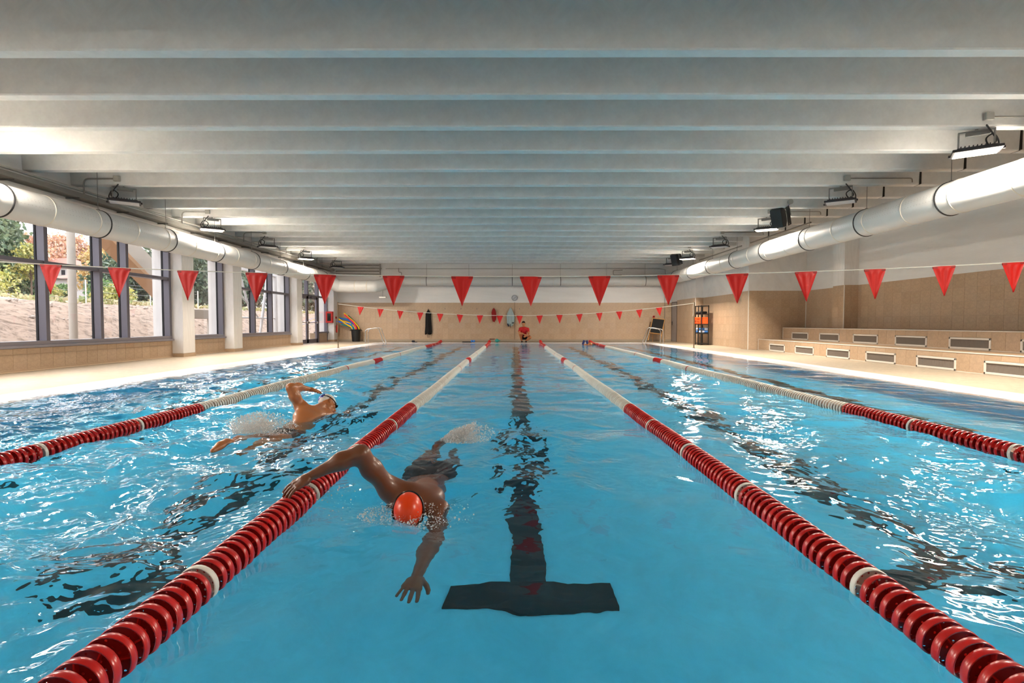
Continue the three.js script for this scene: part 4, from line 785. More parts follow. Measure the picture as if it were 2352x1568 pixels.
mat('skinTan', '#74401f', 0.42, { clearcoat: 0.35, clearcoatRoughness: 0.2 }); mat('skinLight', '#b8703c', 0.42, { clearcoat: 0.3, clearcoatRoughness: 0.2 });
mat('skinDry', '#b8764a', 0.6); mat('capOrange', '#f0430a', 0.3); mat('capWhite', '#e6dfd6', 0.35); mat('capBlue', '#1e3fae', 0.35); mat('goggle', '#0c0c10', 0.25); mat('trunks', '#0c1018', 0.7); mat('hairDark', '#0f0c0a', 0.8); mat('shirtRed', '#b8121a', 0.75); mat('shorts', '#0b0b0d', 0.85); mat('finBlue', '#16265e', 0.5); mat('eyeWhite', '#e6e2da', 0.3);

// --- the front swimmer: crawl towards the camera, right arm recovering over the rope, left arm reaching under water
{
  const O = [-0.56, 0, -3.4], t = person('swimmer in an orange cap doing front crawl towards the camera', O);
  const neck = [-0.56, -0.02, -2.86], shR = [-0.705, 0.045, -2.97], shL = [-0.42, -0.05, -2.88], hipR = [-0.655, -0.095, -3.52], hipL = [-0.47, -0.12, -3.5];
  const body = [
    ellipsoid([-0.57, -0.06, -3.02], [0.175, 0.105, 0.19], [0, 0, 0.28]), ellipsoid([-0.565, -0.085, -3.2], [0.15, 0.095, 0.2], [0, 0, 0.2]), ellipsoid([-0.562, -0.095, -3.38], [0.135, 0.09, 0.16], [0, 0, 0.12]), ellipsoid([-0.562, -0.09, -3.53], [0.155, 0.1, 0.13]),
    capsule([-0.56, -0.04, -2.92], [-0.557, -0.03, -2.78], 0.062, 0.055), capsule(shR, [-0.6, 0.01, -2.98], 0.062, 0.075), capsule(shL, [-0.52, -0.03, -2.94], 0.06, 0.075),
    ...limb([shR, [-0.79, 0.19, -2.88], [-0.835, 0.285, -2.83]], [0.058, 0.05, 0.042]), ...limb([[-0.835, 0.285, -2.83], [-0.93, 0.255, -2.8], [-1.075, 0.19, -2.745]], [0.043, 0.041, 0.026]),
    ...limb([shL, [-0.395, -0.1, -2.7], [-0.393, -0.145, -2.52]], [0.056, 0.05, 0.042]), ...limb([[-0.393, -0.145, -2.52], [-0.4, -0.17, -2.42], [-0.412, -0.215, -2.22]], [0.043, 0.041, 0.027]),
    ...limb([hipR, [-0.655, -0.09, -3.78], [-0.65, -0.12, -3.97]], [0.09, 0.075, 0.056]), ...limb([[-0.65, -0.12, -3.97], [-0.645, -0.1, -4.12], [-0.64, -0.06, -4.36]], [0.055, 0.054, 0.034]), ...limb([[-0.64, -0.06, -4.36], [-0.63, -0.06, -4.45], [-0.62, -0.075, -4.56]], [0.036, 0.034, 0.02]),
    ...limb([hipL, [-0.475, -0.13, -3.78], [-0.48, -0.2, -3.96]], [0.09, 0.075, 0.056]), ...limb([[-0.48, -0.2, -3.96], [-0.485, -0.22, -4.1], [-0.5, -0.25, -4.34]], [0.055, 0.054, 0.034]), ...limb([[-0.5, -0.25, -4.34], [-0.5, -0.26, -4.42], [-0.5, -0.29, -4.53]], [0.036, 0.034, 0.02])];
  const h = headFrame([-0.556, -0.015, -2.745], [0.06, -0.72, 0.62], [0.03, 0.6, 0.72], 0.92);
  const bf = blend(body, 0.05), [lo, hi] = bounds(body, 0.02);
  const skin = join([rel(meshField(bf, lo, hi, 0.0115), O), rel(headGeo(h), O), rel(hand([-1.075, 0.19, -2.745], [-0.55, -0.32, 0.28], [-0.1, 0.9, 0.35], -1, 0.22, 0.12), O), rel(hand([-0.412, -0.215, -2.22], [-0.1, -0.22, 1], [0.15, 1, 0.2], 1.0, 0.12, 0.1), O)]);
  obj('body', skin, M.skinTan, t);
  const tr = blend(body.slice(2, 4).concat(body.slice(13, 14), body.slice(17, 18)), 0.05);
  obj('swim_trunks', rel(meshField((x, y, z) => Math.max(bf(x, y, z) - 0.007, z + 3.42, -3.74 - z), [-0.82, -0.28, -3.8], [-0.3, 0.1, -3.36], 0.01), O), M.trunks, t);
  obj('swim_cap', rel(capGeo(h), O), M.capOrange, t);
  const gl = []; for (const s of [-1, 1]) gl.push(new THREE.SphereGeometry(0.022, 14, 10).scale(1.1, 0.8, 0.6).applyMatrix4(new THREE.Matrix4().compose(V(...h.at(s * 0.032, 0.003, 0.1)), h.q, V(1, 1, 1))));
  const band = []; for (let k = 0; k <= 40; k++) { const a = k / 40 * 2 * Math.PI; band.push(h.at(0.088 * Math.sin(a), 0.03 + 0.03 * Math.cos(a) * -1, -0.005 + 0.105 * Math.cos(a))); }
  obj('goggles', gl.map((g) => rel(g, O)).concat(rel(tube(band, 0.0065, 60, 6, true), O)), M.goggle, t);
}
// --- second swimmer: crawl away from the camera in the lane by the windows
{
  const O = [-2.22, 0, -5.3], t = person('swimmer in a white and blue cap doing front crawl away from the camera', O);
  const sh = [-2.3, 0.1, -5.62], shR = [-2.06, -0.02, -5.74], hl = [-2.3, -0.16, -5.02], hr = [-2.14, -0.17, -5.03];
  const body = [ellipsoid([-2.19, -0.02, -5.54], [0.155, 0.11, 0.19], [0, 0, -0.45]), ellipsoid([-2.2, -0.11, -5.36], [0.135, 0.095, 0.19], [0, 0, -0.3]), ellipsoid([-2.215, -0.14, -5.18], [0.125, 0.085, 0.15]), ellipsoid([-2.22, -0.15, -5.03], [0.145, 0.095, 0.12]),
    capsule([-2.16, 0.05, -5.62], [-2.13, 0.075, -5.78], 0.056, 0.05), capsule(sh, [-2.22, 0.04, -5.58], 0.06, 0.075), capsule(shR, [-2.12, 0.0, -5.62], 0.058, 0.07),
    ...limb([sh, [-2.34, 0.22, -5.56], [-2.365, 0.315, -5.53]], [0.058, 0.05, 0.042]), ...limb([[-2.365, 0.315, -5.53], [-2.33, 0.31, -5.63], [-2.27, 0.27, -5.77]], [0.042, 0.04, 0.026]),
    ...limb([shR, [-2.03, -0.07, -5.9], [-2.02, -0.1, -6.03], [-2.02, -0.13, -6.28]], [0.055, 0.048, 0.042, 0.026]),
    ...limb([hl, [-2.33, -0.12, -4.78], [-2.35, -0.07, -4.62], [-2.36, -0.04, -4.48], [-2.37, 0.005, -4.28]], [0.085, 0.068, 0.053, 0.05, 0.032]), ...limb([[-2.37, 0.005, -4.28], [-2.375, 0.0, -4.2], [-2.38, -0.01, -4.1]], [0.035, 0.033, 0.02]),
    ...limb([hr, [-2.15, -0.1, -4.78], [-2.17, -0.14, -4.62], [-2.18, -0.14, -4.5], [-2.19, -0.12, -4.3]], [0.085, 0.068, 0.053, 0.05, 0.032]), ...limb([[-2.19, -0.12, -4.3], [-2.19, -0.13, -4.2], [-2.19, -0.15, -4.1]], [0.035, 0.033, 0.02])];
  const h = headFrame([-2.105, 0.085, -5.88], [0.75, -0.55, -0.4], [0.1, 0.35, -0.94], 1.0);
  const bf = blend(body, 0.05), [lo, hi] = bounds(body, 0.02);
  obj('body', join([rel(meshField(bf, lo, hi, 0.012), O), rel(headGeo(h, 0.005), O), rel(hand([-2.27, 0.27, -5.77], [0.4, -0.25, -0.8], [0.1, 0.9, -0.2], -1, 0.2, 0.1), O), rel(hand([-2.02, -0.13, -6.28], [0, -0.15, -1], [0, 1, 0], 1, 0.15, 0.08), O)]), M.skinLight, t);
  obj('swim_trunks', rel(meshField((x, y, z) => Math.max(bf(x, y, z) - 0.007, z + 4.86, -5.1 - z), [-2.45, -0.2, -5.16], [-1.98, 0.09, -4.8], 0.01), O), M.trunks, t);
  obj('swim_cap', rel(capGeo(h), O), M.capWhite, t);
  const b = blend(skullPrims, 0.02);
  const pattern = meshField((x, y, z) => Math.max(b(x, y, z) - 0.0075, z + 0.02, Math.min(Math.hypot(x + 0.028, (y - 0.05) * 0.8) - 0.032, Math.hypot(x - 0.03, (y - 0.06) * 0.8) - 0.028, Math.hypot(x - 0.005, (y - 0.02)) - 0.022) + 0.006 * Math.sin(x * 160) * Math.sin(y * 140)), [-0.1, -0.05, -0.13], [0.1, 0.14, 0.02], 0.004).applyMatrix4(new THREE.Matrix4().compose(V(...h.c), h.q, V(1, 1, 1)));
  obj('cap_print', rel(pattern, O), M.capBlue, t);
  const band = []; for (let k = 0; k <= 40; k++) { const a = k / 40 * 2 * Math.PI; band.push(h.at(0.085 * Math.sin(a), 0.02 - 0.02 * Math.cos(a), -0.005 + 0.104 * Math.cos(a))); }
  obj('goggles', [rel(tube(band, 0.006, 60, 6, true), O), ...[-1, 1].map((s) => rel(new THREE.SphereGeometry(0.022, 14, 10).scale(1.1, 0.8, 0.6).applyMatrix4(new THREE.Matrix4().compose(V(...h.at(s * 0.032, 0.003, 0.1)), h.q, V(1, 1, 1))), O))], M.goggle, t);
}
// --- the coach crouching on the far edge
{
  const O = [0.56, DECK, -26.75], t = person('crouching coach in a red shirt and black shorts at the far pool edge', O);
  const P = (x, y, z) => [O[0] + x, O[1] + y, O[2] + z];
  const body = [ellipsoid(P(-0.02, 0.62, -0.1), [0.17, 0.2, 0.12], [0.25, 0, 0]), ellipsoid(P(-0.02, 0.42, -0.2), [0.15, 0.18, 0.12], [0.35, 0, 0]), ellipsoid(P(-0.01, 0.26, -0.26), [0.16, 0.12, 0.14]),
    capsule(P(-0.03, 0.75, -0.02), P(-0.04, 0.87, 0.04), 0.055, 0.052), capsule(P(-0.2, 0.69, -0.05), P(-0.1, 0.7, -0.07), 0.058, 0.075), capsule(P(0.18, 0.67, -0.04), P(0.07, 0.69, -0.06), 0.065, 0.075),
    ...limb([P(-0.2, 0.69, -0.05), P(-0.25, 0.56, 0.05), P(-0.25, 0.5, 0.12)], [0.055, 0.048, 0.042]), ...limb([P(-0.25, 0.5, 0.12), P(-0.12, 0.46, 0.24), P(0.02, 0.4, 0.28)], [0.043, 0.04, 0.027]),
    ...limb([P(0.18, 0.67, -0.04), P(0.22, 0.52, 0.06), P(0.23, 0.42, 0.13)], [0.055, 0.048, 0.042]), ...limb([P(0.23, 0.42, 0.13), P(0.19, 0.37, 0.2), P(0.1, 0.33, 0.27)], [0.043, 0.04, 0.027]),
    ...limb([P(-0.1, 0.25, -0.24), P(-0.2, 0.4, 0.1), P(-0.21, 0.42, 0.16)], [0.095, 0.075, 0.06]), ...limb([P(-0.21, 0.42, 0.16), P(-0.17, 0.26, 0.08), P(-0.13, 0.08, 0.02)], [0.058, 0.056, 0.036]),
    ...limb([P(0.08, 0.25, -0.24), P(0.27, 0.26, 0.06), P(0.3, 0.25, 0.12)], [0.095, 0.078, 0.062]), ...limb([P(0.3, 0.25, 0.12), P(0.2, 0.17, 0.08), P(0.09, 0.08, 0.02)], [0.058, 0.056, 0.036])];
  const h = headFrame(P(-0.04, 0.95, 0.08), [0.02, -0.12, 1], [0, 1, 0.12], 1.08);
  const bf = blend(body, 0.045), [lo, hi] = bounds(body, 0.02);
  obj('body', join([rel(meshField(bf, lo, hi, 0.012), O), rel(headGeo(h, 0.005), O), rel(hand(P(0.02, 0.4, 0.28), [0.8, -0.35, 0.15], [0, 0.5, 0.8], 1, 0.4, 0.06), O), rel(hand(P(0.1, 0.33, 0.27), [-0.7, -0.2, 0.2], [0, 0.4, 0.9], -1, 0.5, 0.05), O)]), M.skinDry, t);
  const shirt = blend(body.slice(0, 3).concat(body.slice(4, 7), body.slice(10, 11)), 0.05);
  obj('shirt', rel(meshField((x, y, z) => Math.max(Math.min(bf(x, y, z), shirt(x, y, z)) - 0.012, O[1] + 0.3 - y, y - O[1] - 0.79, O[1] + 0.545 - y - (Math.abs(x - O[0] + 0.02) < 0.19 ? 1 : 0), z - (O[2] + 0.1)), P(-0.36, 0.26, -0.42), P(0.34, 0.82, 0.14), 0.011), O), M.shirtRed, t);
  obj('shorts', rel(meshField((x, y, z) => Math.max(bf(x, y, z) - 0.014, z - (O[2] + 0.03), O[1] + 0.1 - y, y - O[1] - 0.4), P(-0.36, 0.08, -0.44), P(0.42, 0.44, 0.06), 0.011), O), M.shorts, t);
  const b = blend(skullPrims, 0.02);
  obj('hair', rel(meshField((x, y, z) => Math.max(b(x, y, z) - 0.009 - 0.003 * Math.sin(x * 260) * Math.sin(z * 220), 0.052 - y - 0.5 * Math.max(0, -z) - (z < 0.02 ? 0.05 : 0)), [-0.11, -0.05, -0.13], [0.11, 0.15, 0.13], 0.005).applyMatrix4(new THREE.Matrix4().compose(V(...h.c), h.q, V(h.s, h.s, h.s))), O), M.hairDark, t);
  for (const sx of [-1, 1]) obj('eye', rel(new THREE.SphereGeometry(0.013, 12, 8).translate(...h.at(sx * 0.032, 0.0, 0.077)), O), M.eyeWhite, t).add((() => { const m = shadows(new THREE.Mesh(rel(new THREE.SphereGeometry(0.007, 10, 8).translate(...h.at(sx * 0.032, -0.001, 0.0855)), O), M.hairDark)); m.name = 'iris'; return m; })());
  obj('eyebrows', [-1, 1].map((sx) => rel(rod(h.at(sx * 0.016, 0.02, 0.088), h.at(sx * 0.048, 0.021, 0.08), 0.004, 6), O)), M.hairDark, t);
  for (const [x, z] of [[-0.12, 0.07], [0.09, 0.07]]) obj('shoe', rel(meshField(blend([capsule(P(x, 0.035, z - 0.09), P(x, 0.04, z + 0.02), 0.042, 0.042), capsule(P(x, 0.03, z), P(x * 1.15, 0.028, z + 0.11), 0.042, 0.036)], 0.03), P(x - 0.12, -0.03, z - 0.18), P(x + 0.12, 0.12, z + 0.2), 0.008), O), M.blackPlastic, t);
  obj('wristband', rel(put(new THREE.TorusGeometry(0.036, 0.012, 8, 18), ...P(0.155, 0.35, 0.235), 0.3, 0.9, 0), O), M.capWhite, t);
}
// --- a swimmer far off turning under, only legs and blue fins at the surface
{
  const O = [3.28, 0, -23.6], t = person('far swimmer on the surface with blue fins, beside the far end of the right rope', O);
  const P = (x, y, z) => [O[0] + x, O[1] + y, O[2] + z];
  const body = [ellipsoid(P(0.5, -0.06, 0.02), [0.3, 0.11, 0.14]), ellipsoid(P(0.95, -0.1, 0.03), [0.3, 0.1, 0.16]), capsule(P(1.1, -0.1, 0.02), P(1.3, -0.1, 0.04), 0.06, 0.055), ellipsoid(P(1.38, -0.1, 0.04), [0.11, 0.09, 0.08]), ...limb([P(0.3, -0.02, -0.05), P(0.15, 0.05, -0.06), P(0.0, 0.0, -0.06), P(-0.12, 0.02, -0.05)], [0.08, 0.07, 0.05, 0.038]), ...limb([P(0.3, -0.02, 0.09), P(0.2, 0.06, 0.1), P(0.1, 0.03, 0.1), P(0.05, 0.04, 0.1)], [0.08, 0.07, 0.05, 0.038]), ...limb([P(1.1, -0.1, -0.14), P(1.3, -0.2, -0.2), P(1.5, -0.24, -0.18)], [0.05, 0.042, 0.028]), ...limb([P(1.1, -0.1, 0.18), P(1.3, -0.2, 0.24), P(1.5, -0.24, 0.22)], [0.05, 0.042, 0.028])];
  const bf = blend(body, 0.05), [lo, hi] = bounds(body, 0.02);
  obj('body', rel(meshField(bf, lo, hi, 0.014), O), M.skinLight, t);
  for (const [x, z, a] of [[-0.12, -0.05, 0.35], [0.06, 0.1, -0.35]]) obj('swim_fin', [rbox(0.05, 0.1, 0.09, 0.02, x, 0.05, z), put(new THREE.BoxGeometry(0.1, 0.2, 0.025, 1, 1, 1), x - Math.sin(a) * -0.05, 0.13, z, 0, 0.3, -a)], M.finBlue, t);
  obj('swim_trunks', rel(meshField((x, y, z) => Math.max(bf(x, y, z) - 0.007, x - O[0] - 0.62, O[0] + 0.26 - x), P(0.2, -0.22, -0.22), P(0.68, 0.12, 0.24), 0.012), O), M.trunks, t);
}
// ------------------------------------------------------------------ splashes
mat('foam', '#f2efec', 0.35, { transmission: 0.35, thickness: 0 });
function splash(name, label, c, n, size, sx, sy, sz, lean, seed) {
  const r = rng(seed), im = new THREE.InstancedMesh(new THREE.IcosahedronGeometry(1, 0), M.foam, n), o = new THREE.Object3D();
  for (let i = 0; i < n; i++) { const a = r() * 6.283, q = Math.pow(r(), 0.7), h = Math.pow(r(), 2.2), jet = Math.floor(r() * 9) / 9 * 6.283, ang = lerp(a, jet, 0.55), s = size * (0.25 + 1.1 * Math.pow(r(), 3));
    o.position.set(c[0] + Math.cos(ang) * q * sx + lean[0] * h, c[1] + h * sy * (1 - 0.5 * q) - 0.012, c[2] + Math.sin(ang) * q * sz + lean[1] * h); o.scale.set(s, s * (0.7 + r() * 0.9), s * (0.8 + r() * 0.5)); o.rotation.set(r() * 3, r() * 3, r() * 3); o.updateMatrix(); im.setMatrixAt(i, o.matrix); }
  im.name = numbered(name); tag(im, label, 'splash', null, 'stuff'); shadows(im); scene.add(im);
}
splash('splash', 'white kick splash behind the front swimmer in the middle lane', [-0.42, 0.0, -4.5], 9000, 0.0042, 0.22, 0.17, 0.15, [0.1, 0], 501);
splash('splash', 'spray round the head and shoulder of the front swimmer', [-0.5, 0.0, -2.72], 2200, 0.0032, 0.32, 0.045, 0.2, [0, 0], 502);
splash('splash', 'white spray beside the legs of the far crawl swimmer', [-2.34, 0.0, -4.95], 9000, 0.0045, 0.3, 0.19, 0.3, [-0.08, 0], 503);
splash('splash', 'spray round the cap and arm of the far crawl swimmer', [-2.1, 0.0, -5.8], 2200, 0.004, 0.3, 0.05, 0.2, [0, 0], 504);
splash('splash', 'drops under the raised arm of the front swimmer beside the rope', [-1.0, 0.0, -2.9], 260, 0.004, 0.3, 0.1, 0.25, [0, 0], 505);
// ------------------------------------------------------------------ outside the windows
const bankTop = 1.8;
function landY(x, z) {
  const u = -10.5 - x;                                       // distance out from the building
  const lip = 7.2 + 0.5 * N2(z * 0.12, 3);
  let h = lerp(-0.12, bankTop, smooth(u, 1.2, lip)) + 0.012 * Math.max(0, u - lip);
  const face = smooth(u, 1.0, 3.0) * (1 - smooth(u, lip - 0.4, lip + 0.8));
  h += face * (0.10 * (0.3 - Math.abs(N2(z * 0.9 + u * 0.35, u * 0.25))) + 0.045 * N2(z * 3.1 + u, u * 1.7) + 0.03 * N2(z * 8, u * 6));
  h += 0.03 * N2(x * 1.2, z * 1.2) * smooth(u, 0.8, 1.4);
  const v = Math.max(0, u - 14); h += 0.052 * v * smooth(v, 0, 30) + 0.0012 * v * v * smooth(v, 55, 120) * 0.8;
  return h;
}
{
  const land = structure('terrain', 'bare graded dirt bank outside the windows with rough ground and a wooded rise beyond');
  const us = []; for (let u = 0.0; u < 12; u += 0.16) us.push(u); for (let u = 12; u < 190; u *= 1.07) us.push(u);
  const zs = []; for (let z = 12; z > -48; z -= 0.25) zs.push(z); for (let z = -48; z > -190; z -= 4) zs.push(z);
  const p = [], idx = [], uv = []; for (const z of zs) for (const u of us) { const x = -10.5 - u; p.push(x, landY(x, z), z); uv.push(x / 2.5, z / 2.5); }
  const n = us.length; for (let j = 0; j < zs.length - 1; j++) for (let i = 0; i < n - 1; i++) { const a = j * n + i, b = a + 1, c = a + n, d = c + 1; idx.push(a, c, b, b, c, d); }
  const g = new THREE.BufferGeometry(); g.setAttribute('position', new THREE.Float32BufferAttribute(p, 3)); g.setAttribute('uv', new THREE.Float32BufferAttribute(uv, 2)); g.setIndex(idx); g.computeVertexNormals();
  if (g.attributes.normal.getY(5) < 0) { const ix = g.index.array; for (let i = 0; i < ix.length; i += 3) { const t = ix[i]; ix[i] = ix[i + 1]; ix[i + 1] = t; } g.computeVertexNormals(); }
  obj('dirt', g, mat('dirt', '#9c8878', 0.95, { map: grain(256, 91, 0.45, 1.4, [1, 1.05, 1.1]) }), land);
  // stones lying on the bank
  const r = rng(17), im = new THREE.InstancedMesh(new THREE.DodecahedronGeometry(1, 0), mat('stone', '#a89c92', 0.9), 700), o = new THREE.Object3D();
  for (let i = 0; i < 700; i++) { const u = 0.4 + r() * 8, z = -r() * 45 + 2, x = -10.5 - u, s = 0.02 + 0.07 * r() ** 3; o.position.set(x, landY(x, z) + s * 0.3, z); o.scale.set(s * 1.3, s * 0.7, s); o.rotation.set(r(), r() * 6, r()); o.updateMatrix(); im.setMatrixAt(i, o.matrix); }
  im.name = 'stones'; im.userData.kind = 'stuff'; shadows(im); land.add(im);
}
mat('leafMix', '#ffffff', 0.75, { transmission: 0.3, thickness: 0 }); mat('bark', '#6b5a4c', 0.9);
const leafGeo = (() => { const g = new THREE.BufferGeometry(); g.setAttribute('position', new THREE.Float32BufferAttribute([-0.5, 0, 0, 0, -0.28, 0.1, 0.5, 0, 0, 0, 0.28, 0.12, -0.1, 0.5, -0.15, 0.25, 0.35, -0.3, 0.1, -0.5, -0.1], 3)); g.setIndex([0, 1, 2, 0, 2, 3, 3, 4, 5, 1, 6, 2]); g.computeVertexNormals(); return g; })();
function foliage(name, n, sampler, size, palette, seed, parent) {
  const r = rng(seed), im = new THREE.InstancedMesh(leafGeo, M.leafMix, n), o = new THREE.Object3D(), c = new THREE.Color();
  for (let i = 0; i < n; i++) { const [x, y, z, k] = sampler(r); const s = size * (0.6 + r() * 0.9) * (k ?? 1); o.position.set(x, y, z); o.scale.set(s, s, s); o.rotation.set(r() * 6.3, r() * 6.3, r() * 6.3); o.updateMatrix(); im.setMatrixAt(i, o.matrix); c.set(palette[Math.floor(r() * palette.length)]).multiplyScalar(0.85 + 0.3 * r()); im.setColorAt(i, c); }
  im.name = parent ? partName(parent, name) : numbered(name); im.userData.kind = 'stuff'; shadows(im); (parent ?? scene).add(im); return im;
}
const PAL = { ever: ['#6d7f5c', '#59704f', '#7d8c66', '#8b9a78', '#4d6247'], autumn: ['#cfa07c', '#c2926c', '#dcb995', '#cfae9c', '#b98f7c', '#dfc8b6'], ochre: ['#d6b978', '#cbaa68', '#bf9c5c', '#e2cb96', '#b3a06c'], yellow: ['#b7b45a', '#a6a65a', '#c9bd6a', '#8f9a58', '#d6cf90'], green: ['#7c9a5c', '#688a50', '#90aa6c', '#587a48'], dark: ['#56684e', '#48604a', '#66775a', '#3d5244', '#6f7d5e'], twig: ['#9c8a78', '#b7a794', '#8a7a6c', '#a79a84'] };
function tree(name, label, x, z, h, w, pal, leaf, n, seed, { crown = 0.35, trunk = 0.14, grp, open = 0.5 } = {}) {
  const y = landY(x, z) - 0.1, t = thing(name, label, name.includes('shrub') ? 'shrub' : 'tree', [x, y, z], 0, grp), r = rng(seed);
  const tips = [], parts = [rod([0, 0, 0], [0.1 * (r() - 0.5) * h * 0.3, h * 0.55, 0], trunk, 8, trunk * 0.6), rod([0, h * 0.5, 0], [0.05 * h * (r() - 0.5), h * 0.93, 0], trunk * 0.6, 6, trunk * 0.15)];
  for (let k = 0; k < 13; k++) { const a = r() * 6.28, v = crown + (1 - crown) * r() * 0.9, y0 = h * (v - 0.12), L = w * (0.35 + 0.65 * Math.sin(Math.PI * clamp((v - crown) / (1 - crown) * 0.8 + 0.2, 0, 1))) * (0.6 + 0.4 * r()), e = [Math.cos(a) * L, h * v + L * 0.25, Math.sin(a) * L]; parts.push(rod([0, y0, 0], e, trunk * 0.35, 5, trunk * 0.08)); tips.push(e); }
  tips.push([0, h * 0.92, 0]);
  obj('trunk', parts, M.bark, t);
  foliage('foliage', n, (q) => { const e = tips[Math.floor(q() * tips.length)], f = Math.pow(q(), 0.5), s = w * open * 0.55, g = () => (q() + q() + q() - 1.5) * s; return [e[0] * (0.35 + 0.65 * f) + g(), lerp(h * 0.75, e[1], 0.5 + 0.5 * f) + g() * 0.9, e[2] * (0.35 + 0.65 * f) + g()]; }, leaf, pal, seed + 1, t);
  return t;
}
tree('evergreen_tree', 'tall grey green evergreen at the left end of the near window', -31.8, -32, 7.0, 2.6, PAL.ever, 0.34, 3600, 301, { crown: 0.05, open: 0.6 });
tree('evergreen_tree', 'lower evergreen beyond the left edge of the near window', -30.5, -28.5, 6.0, 2.4, PAL.ever, 0.32, 2200, 302, { crown: 0.05, open: 0.6 });
tree('young_tree', 'slender yellow green tree standing before the left houses', -28.6, -31, 3.9, 0.95, PAL.yellow, 0.16, 1300, 303, { crown: 0.25, trunk: 0.06, open: 0.7 });
tree('shrub', 'yellowish shrub on the bank under the evergreen', -26.3, -26.2, 1.8, 1.2, PAL.yellow, 0.15, 1300, 304, { crown: 0.05, trunk: 0.04, open: 0.9 });
[[60, 570, 105], [92, 548, 112], [125, 552, 118], [152, 542, 122], [178, 548, 126], [205, 566, 124], [30, 585, 108]].forEach(([px, py, d], i) => {
  const x = (px - 1179) * d / 1200, top = 1 + (742 - py) * d / 1200, y = landY(x, -d);
  tree('autumn_tree', 'rust and orange tree on the rise, ' + ['second from the left', 'third from the left', 'fourth from the left', 'fifth from the left', 'second from the right', 'furthest right of the row', 'furthest left of the row'][i], x, -d, Math.max(6, top - y), 4.6, PAL.autumn, 0.62, 3000, 320 + i, { crown: 0.15, trunk: 0.3, grp: 'autumn trees behind the houses', open: 0.75 }); });
[[236, 552, 72], [258, 575, 66], [268, 560, 95]].forEach(([px, py, d], i) => { const x = (px - 1179) * d / 1200, top = 1 + (742 - py) * d / 1200, y = landY(x, -d);
  tree('ochre_tree', 'golden leaved tree right of the houses, ' + ['the tallest of the three', 'the nearest of the three', 'the farthest of the three'][i], x, -d, top - y, 3.0, PAL.ochre, 0.42, 2800, 340 + i, { crown: 0.1, trunk: 0.2, open: 0.7 }); });
[[252, 655, 46, 1.6, PAL.green, 'bright green shrub right of the white house'], [270, 665, 42, 1.3, PAL.yellow, 'pale yellow shrub on the bank edge by the third mullion'], [146, 656, 62, 0.95, PAL.green, 'light green bush in front of the white house'], [120, 676, 54, 0.8, PAL.yellow, 'small yellowish bush left of the white house']].forEach(([px, py, d, w, pal, label], i) => { const x = (px - 1179) * d / 1200, top = 1 + (742 - py) * d / 1200, y = landY(x, -d);
  tree('shrub', label, x, -d, Math.max(1.5, top - y), w, pal, 0.26, 1800, 360 + i, { crown: 0.05, trunk: 0.06, open: 0.85 }); });
[[292, 600, 52, 3.2, 'first dark tree behind the leaning beam'], [322, 590, 56, 3.4, 'second dark tree behind the leaning beam'], [352, 600, 52, 3.2, 'third dark tree behind the leaning beam'], [378, 590, 58, 3.4, 'fourth dark tree, beside the nearest column'], [452, 585, 64, 3.6, 'dark tree at the left of the single tall pane'], [482, 590, 60, 3.4, 'dark tree at the right of the single tall pane'], [515, 580, 70, 3.6, 'dark tree hidden mostly by the second column'], [560, 600, 76, 3.6, 'dark tree at the left of the far window'], [596, 610, 80, 3.8, 'dark tree in the middle of the far window'], [640, 600, 84, 3.8, 'dark tree at the right of the far window'], [700, 620, 86, 3.8, 'dark tree outside the glazed double door'], [735, 625, 90, 3.8, 'dark tree outside the side light of the door']].forEach(([px, py, d, w, label], i) => { const x = (px - 1179) * d / 1200, top = 1 + (742 - py) * d / 1200, y = landY(x, -d);
  tree('dark_tree', label, x, -d, Math.max(5, top - y), w, i % 3 === 1 ? [...PAL.dark, ...PAL.twig] : PAL.dark, 0.5, 2800, 380 + i, { crown: 0.04, trunk: 0.2, open: 0.8 }); });
{ // rough grass along the top of the bank
  const g = foliage('grass', 9000, (q) => { const z = 4 - q() * 70, u = 9.2 + q() * q() * 12 + 0.8 * N2(z * 0.3, 1), x = -10.5 - u; return [x, landY(x, z) + 0.05 + q() * 0.25, z]; }, 0.26, ['#b5a878', '#a3a26a', '#c4b98c', '#8f9a60', '#cbbf9c'], 401);
  tag(g, 'dry yellow green grass along the top of the dirt bank', 'grass', null, 'stuff');
}
{ // felled logs at the bank's edge
  const r = rng(9); mat('logWood', '#c7b09c', 0.85);
  [[-19.2, -18.6, 0.1, 2.2, 0.12, 'upper pale log lying across the dirt bank'], [-19.0, -18.9, 0.35, 2.4, 0.11, 'lower pale log lying on the dirt bank'], [-19.4, -18.2, -0.15, 1.8, 0.1, 'rear pale log on the dirt bank']].forEach(([x, z, a, L, rad, label], i) => {
    const m = obj('log', put(new THREE.CylinderGeometry(rad, rad * 1.15, L, 10), 0, 0, 0, 0, 0, Math.PI / 2 - 0.1), M.logWood); m.position.set(x, landY(x, z) + rad * 0.8, z); m.rotation.y = 0.9 + a; tag(m, label, 'log', 'felled logs on the bank'); });
}
